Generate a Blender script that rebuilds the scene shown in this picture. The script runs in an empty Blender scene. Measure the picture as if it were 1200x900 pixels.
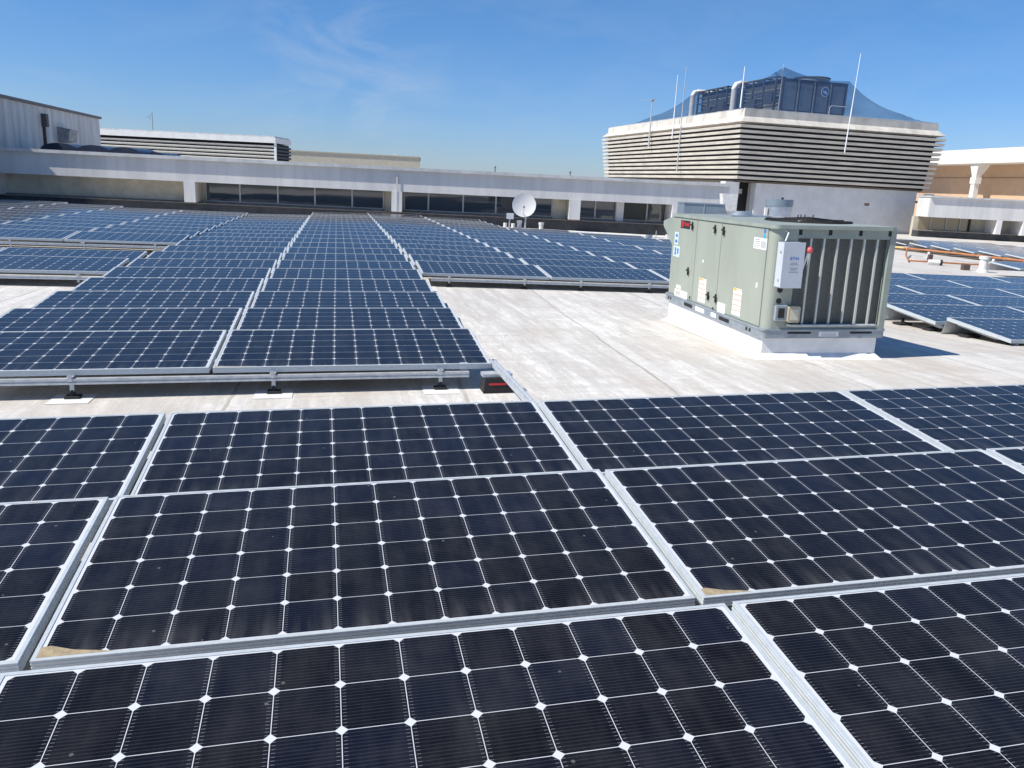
import bpy, math, random
from mathutils import Matrix, Vector
random.seed(7)
R = math.radians
scene = bpy.context.scene
col = scene.collection

# ------------------------------------------------------------------ camera
CZ = 1.5                                   # eye height above the roof
PITCH, ROLL, FPX = 0.2458, 0.049, 936.0
cam = bpy.data.cameras.new('camera'); co = bpy.data.objects.new('camera', cam); col.objects.link(co)
cam.sensor_width = 36.0; cam.lens = FPX / 1200.0 * 36.0
cam.clip_start = 0.05; cam.clip_end = 3000
_r = Vector((1, 0, 0)); _f = Vector((0, math.cos(PITCH), -math.sin(PITCH))); _u = _r.cross(_f)
cr, sr = math.cos(ROLL), math.sin(ROLL)
r2 = _r * cr + _u * sr; u2 = -_r * sr + _u * cr
m = Matrix((r2, u2, -_f)).transposed().to_4x4(); m.translation = (0, 0, CZ)
co.matrix_world = m
scene.camera = co

# array frame (the roof falls gently for drainage, so the arrays are not quite level)
YAW = 0.2296; LROLL = 0.0278; LH = 1.2938
def camaxes(pi, ro, ya):
    cp, sp, cy, sy = math.cos(pi), math.sin(pi), math.cos(ya), math.sin(ya)
    F = Vector((sy*cp, cy*cp, -sp)); Rr = Vector((cy, -sy, 0)); U = Rr.cross(F)
    c_, s_ = math.cos(ro), math.sin(ro)
    return Rr*c_ + U*s_, -Rr*s_ + U*c_, F
Rl, Ul, Fl = camaxes(PITCH, LROLL, YAW)
Rb, Ub, Fb = camaxes(PITCH, ROLL, 0)
M3 = Matrix((Rb, Ub, Fb)).transposed() @ Matrix((Rl, Ul, Fl))
ML = M3.to_4x4(); ML.translation = Vector((0, 0, CZ)) - M3 @ Vector((0, 0, LH))

# ------------------------------------------------------------------ world / sun
sun_l = Vector((-1.07, -0.15, 1.27)).normalized()          # direction to the sun, array frame
sun_w = (M3 @ sun_l).normalized()
EL = math.asin(sun_w.z); AZ = math.atan2(sun_w.x, sun_w.y)
w = bpy.data.worlds.new('World'); scene.world = w; w.use_nodes = True
nt = w.node_tree; nt.nodes.clear()
N = nt.nodes.new; Lk = nt.links.new
out = N('ShaderNodeOutputWorld'); bg = N('ShaderNodeBackground'); sky = N('ShaderNodeTexSky')
sky.sky_type = 'NISHITA'; sky.sun_disc = False
sky.sun_elevation = EL; sky.sun_rotation = AZ
sky.air_density = 1.0; sky.dust_density = 0.1; sky.ozone_density = 2.2; sky.altitude = 50
bg.inputs['Strength'].default_value = 0.072
# thin cirrus
tc = N('ShaderNodeTexCoord'); mp = N('ShaderNodeMapping'); mp.inputs['Scale'].default_value = (2.6, 2.6, 7.0)
mp.inputs['Rotation'].default_value = (0, R(8), R(20)); mp.inputs['Location'].default_value = (0.35, 0.1, 0.55)
nz = N('ShaderNodeTexNoise'); nz.inputs['Scale'].default_value = 2.3; nz.inputs['Detail'].default_value = 7; nz.inputs['Roughness'].default_value = .58
nz.inputs['Distortion'].default_value = .6
rp = N('ShaderNodeValToRGB'); rp.color_ramp.elements[0].position = .44; rp.color_ramp.elements[1].position = .74
rp.color_ramp.elements[1].color = (.40, .40, .40, 1)
mx = N('ShaderNodeMixRGB'); mx.inputs['Color2'].default_value = (7.0, 7.6, 8.4, 1)
Lk(tc.outputs['Generated'], mp.inputs['Vector']); Lk(mp.outputs[0], nz.inputs['Vector']); Lk(nz.outputs['Fac'], rp.inputs[0])
hs = N('ShaderNodeHueSaturation'); hs.inputs['Saturation'].default_value = 1.12
tint = N('ShaderNodeMixRGB'); tint.blend_type = 'MULTIPLY'; tint.inputs[0].default_value = 1; tint.inputs['Color2'].default_value = (.665, .90, 1.28, 1)
sz = N('ShaderNodeSeparateXYZ'); Lk(tc.outputs['Generated'], sz.inputs[0]); tr_ = N('ShaderNodeValToRGB'); Lk(sz.outputs[2], tr_.inputs[0])
tr_.color_ramp.elements[0].position = 0.0; tr_.color_ramp.elements[0].color = (.615, .80, 1.0, 1)
tr_.color_ramp.elements[1].position = .26; tr_.color_ramp.elements[1].color = (.66, 1.02, 1.02, 1)
ch = N('ShaderNodeMixRGB'); ch.blend_type = 'MULTIPLY'; ch.inputs[0].default_value = 1; ch.inputs['Color2'].default_value = (1, 1, 1.31, 1); Lk(tr_.outputs[0], ch.inputs['Color1']); Lk(ch.outputs[0], tint.inputs['Color2'])
Lk(sky.outputs[0], hs.inputs['Color']); Lk(hs.outputs[0], tint.inputs['Color1']); Lk(tint.outputs[0], mx.inputs['Color1'])
def vm(op, a, b_):
    n_ = N('ShaderNodeVectorMath'); n_.operation = op; Lk(a, n_.inputs[0]); n_.inputs[1].default_value = b_; return n_
cd = (Fb + Rb*((412-600)/FPX) - Ub*((80-450)/FPX)).normalized()
nrm = vm('NORMALIZE', tc.outputs['Generated'], (0, 0, 0)); dt = vm('DOT_PRODUCT', nrm.outputs[0], tuple(cd))
mr = N('ShaderNodeMapRange'); mr.inputs['From Min'].default_value = .9925; mr.inputs['From Max'].default_value = .9995; mr.inputs['To Min'].default_value = .22; mr.inputs['To Max'].default_value = 1.0
Lk(dt.outputs['Value'], mr.inputs['Value'])
ml = N('ShaderNodeMath'); ml.operation = 'MULTIPLY'; Lk(rp.outputs[0], ml.inputs[0]); Lk(mr.outputs[0], ml.inputs[1])
Lk(ml.outputs[0], mx.inputs['Fac']); Lk(mx.outputs[0], bg.inputs['Color']); Lk(bg.outputs[0], out.inputs['Surface'])

sl = bpy.data.lights.new('sun', 'SUN'); sl.energy = 4.9; sl.angle = R(.53); sl.color = (1.0, .95, .87)
so = bpy.data.objects.new('sun', sl); col.objects.link(so)
so.rotation_euler = sun_w.to_track_quat('Z', 'Y').to_euler(); so.location = sun_w * 60
scene.view_settings.view_transform = 'Standard'; scene.view_settings.look = 'None'
scene.view_settings.gamma = 1; scene.view_settings.exposure = 0.36
scene.render.engine = 'CYCLES'
scene.cycles.max_bounces = 6; scene.cycles.transparent_max_bounces = 12

# ------------------------------------------------------------------ materials
MATS = {}
def S(c):  # sRGB 0-255 -> linear
    return tuple(((v/255)/12.92 if v/255 <= .04045 else ((v/255+.055)/1.055)**2.4) for v in c) + (1,)
def mat(name, base=(.5, .5, .5), rough=.6, metal=0.0, noise=0.0, nscale=4.0, bump=0.0, spec=.5, streak=None, dirt=None, coat=0):
    if name in MATS: return MATS[name]
    mt = bpy.data.materials.new(name); mt.use_nodes = True; t = mt.node_tree
    b = t.nodes['Principled BSDF']; b.inputs['Roughness'].default_value = rough; b.inputs['Metallic'].default_value = metal
    b.inputs['Base Color'].default_value = tuple(base) + (1,); b.inputs['Specular IOR Level'].default_value = spec
    b.inputs['Coat Weight'].default_value = coat
    if noise or bump or dirt:
        tc = t.nodes.new('ShaderNodeTexCoord'); mp = t.nodes.new('ShaderNodeMapping')
        if streak: mp.inputs['Scale'].default_value = streak
        n = t.nodes.new('ShaderNodeTexNoise'); n.inputs['Scale'].default_value = nscale; n.inputs['Detail'].default_value = 8; n.inputs['Roughness'].default_value = .62
        t.links.new(tc.outputs['Object'], mp.inputs['Vector']); t.links.new(mp.outputs[0], n.inputs['Vector'])
        rp = t.nodes.new('ShaderNodeValToRGB')
        lo = dirt if dirt else tuple(v * (1 - noise) for v in base); hi = tuple(min(1, v * (1 + noise * .35)) for v in base)
        rp.color_ramp.elements[0].position = .33; rp.color_ramp.elements[0].color = tuple(lo) + (1,)
        rp.color_ramp.elements[1].position = .62; rp.color_ramp.elements[1].color = hi + (1,)
        t.links.new(n.outputs['Fac'], rp.inputs[0]); t.links.new(rp.outputs[0], b.inputs['Base Color'])
        if bump:
            bp = t.nodes.new('ShaderNodeBump'); bp.inputs['Strength'].default_value = bump; bp.inputs['Distance'].default_value = .02
            t.links.new(n.outputs['Fac'], bp.inputs['Height']); t.links.new(bp.outputs[0], b.inputs['Normal'])
    MATS[name] = mt; return mt

def M(t, op, a, b=None, c=None, clamp=False):
    n = t.nodes.new('ShaderNodeMath'); n.operation = op; n.use_clamp = clamp
    for i, v in enumerate((a, b, c)):
        if v is None: continue
        if isinstance(v, (int, float)): n.inputs[i].default_value = v
        else: t.links.new(v, n.inputs[i])
    return n.outputs[0]

def cell_material():
    mt = bpy.data.materials.new('solar_cells'); mt.use_nodes = True; t = mt.node_tree; Ln = t.links.new
    b = t.nodes['Principled BSDF']
    tc = t.nodes.new('ShaderNodeTexCoord'); sp = t.nodes.new('ShaderNodeSeparateXYZ'); Ln(tc.outputs['Object'], sp.inputs[0])
    X, Y = sp.outputs[0], sp.outputs[1]
    P = .1594; mxx = (1.96 - 12*P)/2; myy = (.99 - 6*P)/2
    gx = M(t, 'DIVIDE', M(t, 'SUBTRACT', X, mxx), P); gy = M(t, 'DIVIDE', M(t, 'SUBTRACT', Y, myy), P)
    ix = M(t, 'FLOOR', gx); iy = M(t, 'FLOOR', gy)
    dx = M(t, 'MULTIPLY', M(t, 'ABSOLUTE', M(t, 'SUBTRACT', M(t, 'FRACT', gx), .5)), P)
    dy = M(t, 'MULTIPLY', M(t, 'ABSOLUTE', M(t, 'SUBTRACT', M(t, 'FRACT', gy), .5)), P)
    H = .0787
    a = M(t, 'LESS_THAN', dx, H); a = M(t, 'MULTIPLY', a, M(t, 'LESS_THAN', dy, H))
    # rounded pseudo-square corners: distance from the cell centre
    a = M(t, 'MULTIPLY', a, M(t, 'LESS_THAN', M(t, 'SQRT', M(t, 'ADD', M(t, 'MULTIPLY', dx, dx), M(t, 'MULTIPLY', dy, dy))), .1018))
    inx = M(t, 'MULTIPLY', M(t, 'GREATER_THAN', gx, 0), M(t, 'LESS_THAN', gx, 12))
    iny = M(t, 'MULTIPLY', M(t, 'GREATER_THAN', gy, 0), M(t, 'LESS_THAN', gy, 6))
    cell = M(t, 'MULTIPLY', a, M(t, 'MULTIPLY', inx, iny))
    # per cell tone
    oi = t.nodes.new('ShaderNodeObjectInfo')
    cmb = t.nodes.new('ShaderNodeCombineXYZ'); Ln(ix, cmb.inputs[0]); Ln(iy, cmb.inputs[1]); Ln(M(t, 'MULTIPLY', oi.outputs['Random'], 97), cmb.inputs[2])
    wn = t.nodes.new('ShaderNodeTexWhiteNoise'); wn.noise_dimensions = '3D'; Ln(cmb.outputs[0], wn.inputs['Vector'])
    tone = t.nodes.new('ShaderNodeValToRGB'); tone.color_ramp.elements[0].color = (.0052, .0050, .0062, 1); tone.color_ramp.elements[0].position = 0
    tone.color_ramp.elements[1].color = (.0062, .0075, .0150, 1); tone.color_ramp.elements[1].position = 1
    e = tone.color_ramp.elements.new(.6); e.color = (.0056, .0062, .0100, 1)
    Ln(wn.outputs['Value'], tone.inputs[0])
    # fingers: fine lines across the cell, stronger dashes by its left and right edges
    fy = M(t, 'ABSOLUTE', M(t, 'SUBTRACT', M(t, 'FRACT', M(t, 'DIVIDE', Y, P/14)), .5))
    ln = M(t, 'LESS_THAN', fy, .09)
    fx = M(t, 'ABSOLUTE', M(t, 'SUBTRACT', M(t, 'FRACT', M(t, 'DIVIDE', X, P/34)), .5))
    dot = M(t, 'LESS_THAN', fx, .2)
    edge = M(t, 'MULTIPLY', M(t, 'GREATER_THAN', dx, .0665), M(t, 'LESS_THAN', dx, .0755))
    fing = M(t, 'MULTIPLY', ln, M(t, 'ADD', M(t, 'ADD', .03, M(t, 'MULTIPLY', dot, .045)), M(t, 'MULTIPLY', edge, .22)))
    c1 = t.nodes.new('ShaderNodeMixRGB'); Ln(fing, c1.inputs[0]); Ln(tone.outputs[0], c1.inputs[1]); c1.inputs[2].default_value = (.42, .42, .45, 1)
    # dust film and small smudges
    n = t.nodes.new('ShaderNodeTexNoise'); n.inputs['Scale'].default_value = 5; n.inputs['Detail'].default_value = 10; n.inputs['Roughness'].default_value = .7
    ad = t.nodes.new('ShaderNodeVectorMath'); ad.operation = 'ADD'; Ln(tc.outputs['Object'], ad.inputs[0])
    cb2 = t.nodes.new('ShaderNodeCombineXYZ'); Ln(M(t, 'MULTIPLY', oi.outputs['Random'], 43), cb2.inputs[0]); Ln(cb2.outputs[0], ad.inputs[1]); Ln(ad.outputs[0], n.inputs['Vector'])
    dust = t.nodes.new('ShaderNodeValToRGB'); dust.color_ramp.elements[0].position = .45; dust.color_ramp.elements[0].color = (.0, .0, .0, 1)
    dust.color_ramp.elements[1].position = .8; dust.color_ramp.elements[1].color = (.028, .028, .028, 1); Ln(n.outputs['Fac'], dust.inputs[0])
    v = t.nodes.new('ShaderNodeTexVoronoi'); v.inputs['Scale'].default_value = 9; v.inputs['Randomness'].default_value = 1; Ln(ad.outputs[0], v.inputs['Vector'])
    spk = M(t, 'MULTIPLY', M(t, 'LESS_THAN', v.outputs['Distance'], .045), .14)
    low = M(t, 'POWER', M(t, 'SUBTRACT', 1.0, M(t, 'DIVIDE', Y, .16), clamp=True), 2.0)
    xs_ = t.nodes.new('ShaderNodeMapping'); xs_.inputs['Scale'].default_value = (6, .7, 1); Ln(ad.outputs[0], xs_.inputs['Vector'])
    n3 = t.nodes.new('ShaderNodeTexNoise'); n3.inputs['Scale'].default_value = 3; n3.inputs['Detail'].default_value = 8; Ln(xs_.outputs[0], n3.inputs['Vector'])
    stre = M(t, 'MULTIPLY', M(t, 'SUBTRACT', n3.outputs['Fac'], .42, clamp=True), M(t, 'ADD', .05, M(t, 'MULTIPLY', low, .34)))
    dd = M(t, 'ADD', M(t, 'ADD', dust.outputs[0], spk), stre)
    c2 = t.nodes.new('ShaderNodeMixRGB'); Ln(dd, c2.inputs[0]); Ln(c1.outputs[0], c2.inputs[1]); c2.inputs[2].default_value = (.55, .55, .52, 1)
    c3 = t.nodes.new('ShaderNodeMixRGB'); Ln(cell, c3.inputs[0]); c3.inputs[1].default_value = (.56, .58, .60, 1); Ln(c2.outputs[0], c3.inputs[2])
    Ln(c3.outputs[0], b.inputs['Base Color'])
    b.inputs['Roughness'].default_value = .12; b.inputs['IOR'].default_value = 1.27
    n2 = t.nodes.new('ShaderNodeTexNoise'); n2.inputs['Scale'].default_value = 1.3; Ln(ad.outputs[0], n2.inputs['Vector'])
    bp = t.nodes.new('ShaderNodeBump'); bp.inputs['Strength'].default_value = .06; bp.inputs['Distance'].default_value = .02
    Ln(n2.outputs['Fac'], bp.inputs['Height']); Ln(bp.outputs[0], b.inputs['Normal'])
    return mt

def roof_material():
    mt = bpy.data.materials.new('roof_membrane'); mt.use_nodes = True; t = mt.node_tree; Ln = t.links.new
    b = t.nodes['Principled BSDF']; b.inputs['Roughness'].default_value = .62
    tc = t.nodes.new('ShaderNodeTexCoord')
    def noise(scale, loc, sc, det=8, ro=.6, dist=0.0):
        mp = t.nodes.new('ShaderNodeMapping'); mp.inputs['Scale'].default_value = sc; mp.inputs['Location'].default_value = loc
        n = t.nodes.new('ShaderNodeTexNoise'); n.inputs['Scale'].default_value = scale; n.inputs['Detail'].default_value = det; n.inputs['Roughness'].default_value = ro; n.inputs['Distortion'].default_value = dist
        Ln(tc.outputs['Object'], mp.inputs['Vector']); Ln(mp.outputs[0], n.inputs['Vector']); return n.outputs['Fac']
    def ramp(v, p0, c0, p1, c1):
        r = t.nodes.new('ShaderNodeValToRGB'); r.color_ramp.elements[0].position = p0; r.color_ramp.elements[1].position = p1
        r.color_ramp.elements[0].color = c0 + (1,); r.color_ramp.elements[1].color = c1 + (1,); Ln(v, r.inputs[0]); return r.outputs[0]
    def mix(f, a, c):
        m_ = t.nodes.new('ShaderNodeMixRGB')
        for i, vv in ((0, f), (1, a), (2, c)):
            if isinstance(vv, (int, float)): m_.inputs[i].default_value = vv
            elif isinstance(vv, tuple): m_.inputs[i].default_value = vv
            else: Ln(vv, m_.inputs[i])
        return m_.outputs[0]
    big = noise(.45, (3, 1, 0), (1, .45, 1), 6, .6, .5)
    c = ramp(big, .36, (.56, .53, .48), .62, (.78, .76, .71))
    # brushed coating streaks following the sheets and across them
    st = noise(9, (0, 0, 0), (1, .08, 1), 10, .72, .15)
    c = mix(ramp(st, .42, (.7,)*3, .56, (0,)*3), c, (.46, .43, .38, 1))
    st2 = noise(8, (9, 4, 0), (.12, 1, 1), 10, .74, .3)
    c = mix(ramp(st2, .44, (.6,)*3, .55, (0,)*3), c, (.50, .475, .44, 1))
    wh = noise(4.6, (5, 8, 0), (1, .12, 1), 10, .72, .15)
    c = mix(ramp(wh, .50, (0,)*3, .62, (.6,)*3), c, (.84, .825, .79, 1))
    fine = noise(38, (0, 0, 0), (1, .7, 1), 5, .7)
    c = mix(ramp(fine, .35, (.28,)*3, .55, (0,)*3), c, (.33, .31, .28, 1))
    # rust-brown water stains in places
    rs = noise(.8, (14, 2, 0), (1, .5, 1), 7, .65, .3)
    c = mix(ramp(rs, .50, (0,)*3, .66, (.7,)*3), c, (.47, .40, .33, 1))
    # lap seams about every 1.6 m
    sp = t.nodes.new('ShaderNodeSeparateXYZ'); Ln(tc.outputs['Object'], sp.inputs[0])
    wob = M(t, 'MULTIPLY', M(t, 'SUBTRACT', noise(.6, (0, 0, 0), (1, 1, 1), 4), .5), .16)
    xx = M(t, 'ADD', M(t, 'ADD', sp.outputs[0], M(t, 'MULTIPLY', sp.outputs[1], -.075)), wob)
    fr = M(t, 'MULTIPLY', M(t, 'FRACT', M(t, 'DIVIDE', M(t, 'SUBTRACT', xx, 2.12), 1.62)), 1.62)
    line = M(t, 'LESS_THAN', fr, .028)
    brk = ramp(noise(1.1, (2, 2, 0), (1, 1, 1), 5), .38, (.4,)*3, .56, (.95,)*3)
    c = mix(M(t, 'MULTIPLY', line, brk), c, (.36, .33, .29, 1))
    lap = M(t, 'MULTIPLY', M(t, 'GREATER_THAN', fr, .028), M(t, 'LESS_THAN', fr, .17))
    c = mix(M(t, 'MULTIPLY', lap, .32), c, (.78, .765, .74, 1))
    wr1 = M(t, 'LESS_THAN', M(t, 'ABSOLUTE', M(t, 'SUBTRACT', noise(1.5, (4, 7, 0), (1, .2, 1), 9, .62, .2), .5)), .0065)
    wr2 = M(t, 'LESS_THAN', M(t, 'ABSOLUTE', M(t, 'SUBTRACT', noise(2.2, (1, 3, 0), (.3, 1, 1), 9, .6, .3), .52)), .005)
    wr = M(t, 'MULTIPLY', M(t, 'MAXIMUM', wr1, wr2), ramp(noise(.9, (6, 6, 0), (1, 1, 1), 4), .45, (.05,)*3, .6, (.55,)*3))
    c = mix(wr, c, (.34, .315, .28, 1))
    sc = ramp(noise(16, (0, 5, 0), (1, .25, 1), 8, .75, .1), .46, (.45,)*3, .54, (0,)*3); c = mix(sc, c, (.50, .47, .42, 1))
    Ln(c, b.inputs['Base Color'])
    hgt = M(t, 'ADD', M(t, 'MULTIPLY', noise(6, (0, 0, 0), (1, .5, 1), 10, .65), .5), M(t, 'MULTIPLY', lap, .15))
    hgt = M(t, 'ADD', hgt, M(t, 'MULTIPLY', noise(.9, (0, 0, 0), (1, .35, 1), 4), 1.2))
    bp = t.nodes.new('ShaderNodeBump'); bp.inputs['Strength'].default_value = .55; bp.inputs['Distance'].default_value = .03
    Ln(hgt, bp.inputs['Height']); Ln(bp.outputs[0], b.inputs['Normal'])
    return mt

def ribbed(name, base, pitch, axis=0, dirt=.15, rough=.55, vstain=0.0):
    """painted metal sheet with fine upright ribs and rain streaks"""
    mt = bpy.data.materials.new(name); mt.use_nodes = True; t = mt.node_tree; Ln = t.links.new
    b = t.nodes['Principled BSDF']; b.inputs['Roughness'].default_value = rough
    tc = t.nodes.new('ShaderNodeTexCoord'); sp = t.nodes.new('ShaderNodeSeparateXYZ'); Ln(tc.outputs['Object'], sp.inputs[0])
    mp = t.nodes.new('ShaderNodeMapping'); mp.inputs['Scale'].default_value = (1, 1, .12); Ln(tc.outputs['Object'], mp.inputs['Vector'])
    n = t.nodes.new('ShaderNodeTexNoise'); n.inputs['Scale'].default_value = 2.2; n.inputs['Detail'].default_value = 9; n.inputs['Roughness'].default_value = .65; Ln(mp.outputs[0], n.inputs['Vector'])
    r = t.nodes.new('ShaderNodeValToRGB'); r.color_ramp.elements[0].position = .38; r.color_ramp.elements[1].position = .6
    r.color_ramp.elements[0].color = tuple(v*(1-dirt-vstain) for v in base)+(1,); r.color_ramp.elements[1].color = tuple(base)+(1,)
    Ln(n.outputs['Fac'], r.inputs[0]); Ln(r.outputs[0], b.inputs['Base Color'])
    s = M(t, 'ABSOLUTE', M(t, 'SUBTRACT', M(t, 'FRACT', M(t, 'DIVIDE', sp.outputs[axis], pitch)), .5))
    bp = t.nodes.new('ShaderNodeBump'); bp.inputs['Strength'].default_value = .35; bp.inputs['Distance'].default_value = pitch*.25
    Ln(M(t, 'LESS_THAN', s, .12), bp.inputs['Height']); Ln(bp.outputs[0], b.inputs['Normal'])
    return mt

CELLS = cell_material(); ROOF = roof_material()
ALU = mat('anodized_aluminium', (.46, .50, .525), .5, .05, .10, 30)
BACK = mat('white_backsheet', (.7, .7, .7), .6)
GALV = mat('galvanised_strut', (.50, .53, .56), .45, .3, .2, 22)
BLK = mat('black_rubber', (.018, .018, .02), .75, 0, .3, 20)
PAD = mat('white_flashing_pad', (.72, .72, .70), .55, 0, .12, 9)
REDT = mat('red_reflective_strip', (.5, .02, .03), .4)
SAGE = mat('sage_green_paint', (.325, .352, .298), .42, 0, .10, 3, streak=(1, 1, .3))
SAGED = mat('sage_green_cover', (.29, .325, .285), .5, 0, .14, 5)
STEEL = mat('grey_base_rail', (.30, .34, .37), .5, .3, .2, 8)
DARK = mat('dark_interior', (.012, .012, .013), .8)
WHT = mat('white_painted_metal', (.74, .74, .73), .5, 0, .16, 3, streak=(1, 1, .2))
CURB = mat('white_curb_coating', (.80, .79, .77), .6, 0, .14, 6, bump=.2)
BOXW = mat('grey_enclosure_paint', (.50, .53, .58), .4, 0, .05, 4)
COIL = mat('coil_fins', (.17, .175, .155), .55, .3, .25, 60)
BAR = mat('coil_guard_bar', (.55, .56, .52), .45, .3)
STK = mat('white_sticker', (.78, .79, .8), .45)
STKB = mat('pale_blue_sticker', (.55, .68, .75), .45)
ORG = mat('orange_sticker_print', (.75, .28, .07), .5)
BLUE = mat('blue_print', (.06, .17, .45), .5)
RED = mat('red_enamel', (.62, .03, .035), .4)
GREY = mat('grey_print', (.22, .22, .22), .6)
CAPM = mat('coping_metal', (.60, .60, .59), .45, .2, .2, 3)
BEAM = ribbed('wall_cladding', (.66, .65, .64), .22, 0, .14)
LEFTW = ribbed('stained_wall_cladding', (.70, .69, .67), .9, 1, .22, vstain=.12)
BEIGE = mat('beige_stucco', (.50, .46, .37), .85, 0, .12, 3, bump=.1)
BEIGEW = mat('beige_wall', (.64, .59, .48), .8, 0, .2, 2)
FLASH = mat('dark_bitumen_flashing', (.045, .045, .05), .55, 0, .5, 3, bump=.3)
SILL = mat('weathered_sill', (.22, .20, .18), .7, 0, .3, 4)
MULL = mat('window_mullion', (.42, .43, .43), .45, .3)
TWB = mat('tower_louver_paint', (.62, .575, .50), .6, 0, .22, 2.5, streak=(.3, .3, 1.5))
TWF = mat('tower_fascia_paint', (.60, .565, .50), .6, 0, .25, 2, streak=(.6, .6, .35))
LVW = mat('white_louver_paint', (.74, .74, .72), .5, 0, .08, 2)
TBASE = mat('tower_base_render', (.70, .69, .68), .8, 0, .1, 1.5)
CTB = mat('blue_grey_casing', (.10, .12, .14), .45, .3, .15, 3)
CTD = mat('tower_dark_frame', (.05, .055, .06), .6, .2)
PIPEW = mat('white_pvc_pipe', (.70, .69, .66), .5, 0, .15, 8)
COPPER = mat('orange_painted_pipe', (.48, .19, .075), .45, .1, .25, 5)
COPPERY = mat('yellow_gas_pipe', (.72, .45, .08), .5, 0, .2, 5)
CYL = mat('galvanised_duct', (.50, .52, .55), .35, .7, .15, 6)
BROWN = mat('brown_fittings', (.09, .06, .05), .7)
PEACH = mat('peach_render', (.56, .38, .25), .85, 0, .08, 1.5)
FASC = mat('cream_fascia', (.76, .74, .70), .6, 0, .08, 1.2)
DOME = mat('dark_blue_skylight', (.035, .045, .075), .3, 0, .2, 2)
DISH = mat('dish_white', (.60, .60, .60), .45)
MUD = mat('dried_mud', (.36, .29, .18), .9, 0, .35, 25, bump=.3)
DUCTG = mat('blue_grey_duct', (.20, .25, .30), .5, .2, .15, 2)

def glass_dark(name, tint):
    mt = bpy.data.materials.new(name); mt.use_nodes = True; t = mt.node_tree; b = t.nodes['Principled BSDF']
    b.inputs['Base Color'].default_value = tint + (1,); b.inputs['Roughness'].default_value = .03; b.inputs['IOR'].default_value = 1.95
    tc = t.nodes.new('ShaderNodeTexCoord'); n = t.nodes.new('ShaderNodeTexNoise'); n.inputs['Scale'].default_value = .5
    t.links.new(tc.outputs['Object'], n.inputs['Vector']); bp = t.nodes.new('ShaderNodeBump'); bp.inputs['Strength'].default_value = .12; bp.inputs['Distance'].default_value = .02
    t.links.new(n.outputs['Fac'], bp.inputs['Height']); t.links.new(bp.outputs[0], b.inputs['Normal']); return mt
GLS = glass_dark('dark_window_glass', (.016, .026, .04)); GLSY = glass_dark('amber_window_glass', (.20, .15, .06))

NET = bpy.data.materials.new('blue_bird_net'); NET.use_nodes = True
_t = NET.node_tree; _b = _t.nodes['Principled BSDF']; _b.inputs['Base Color'].default_value = (.006, .04, .12, 1); _b.inputs['Roughness'].default_value = .7
_tr = _t.nodes.new('ShaderNodeBsdfTransparent'); _mx = _t.nodes.new('ShaderNodeMixShader')
_tc = _t.nodes.new('ShaderNodeTexCoord'); _n = _t.nodes.new('ShaderNodeTexNoise'); _n.inputs['Scale'].default_value = .5
_t.links.new(_tc.outputs['Object'], _n.inputs['Vector'])
_t.links.new(M(_t, 'ADD', .16, M(_t, 'MULTIPLY', _n.outputs['Fac'], .36)), _mx.inputs[0])
_t.links.new(_tr.outputs[0], _mx.inputs[1]); _t.links.new(_b.outputs[0], _mx.inputs[2])
_t.links.new(_mx.outputs[0], _t.nodes['Material Output'].inputs['Surface'])

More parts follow.
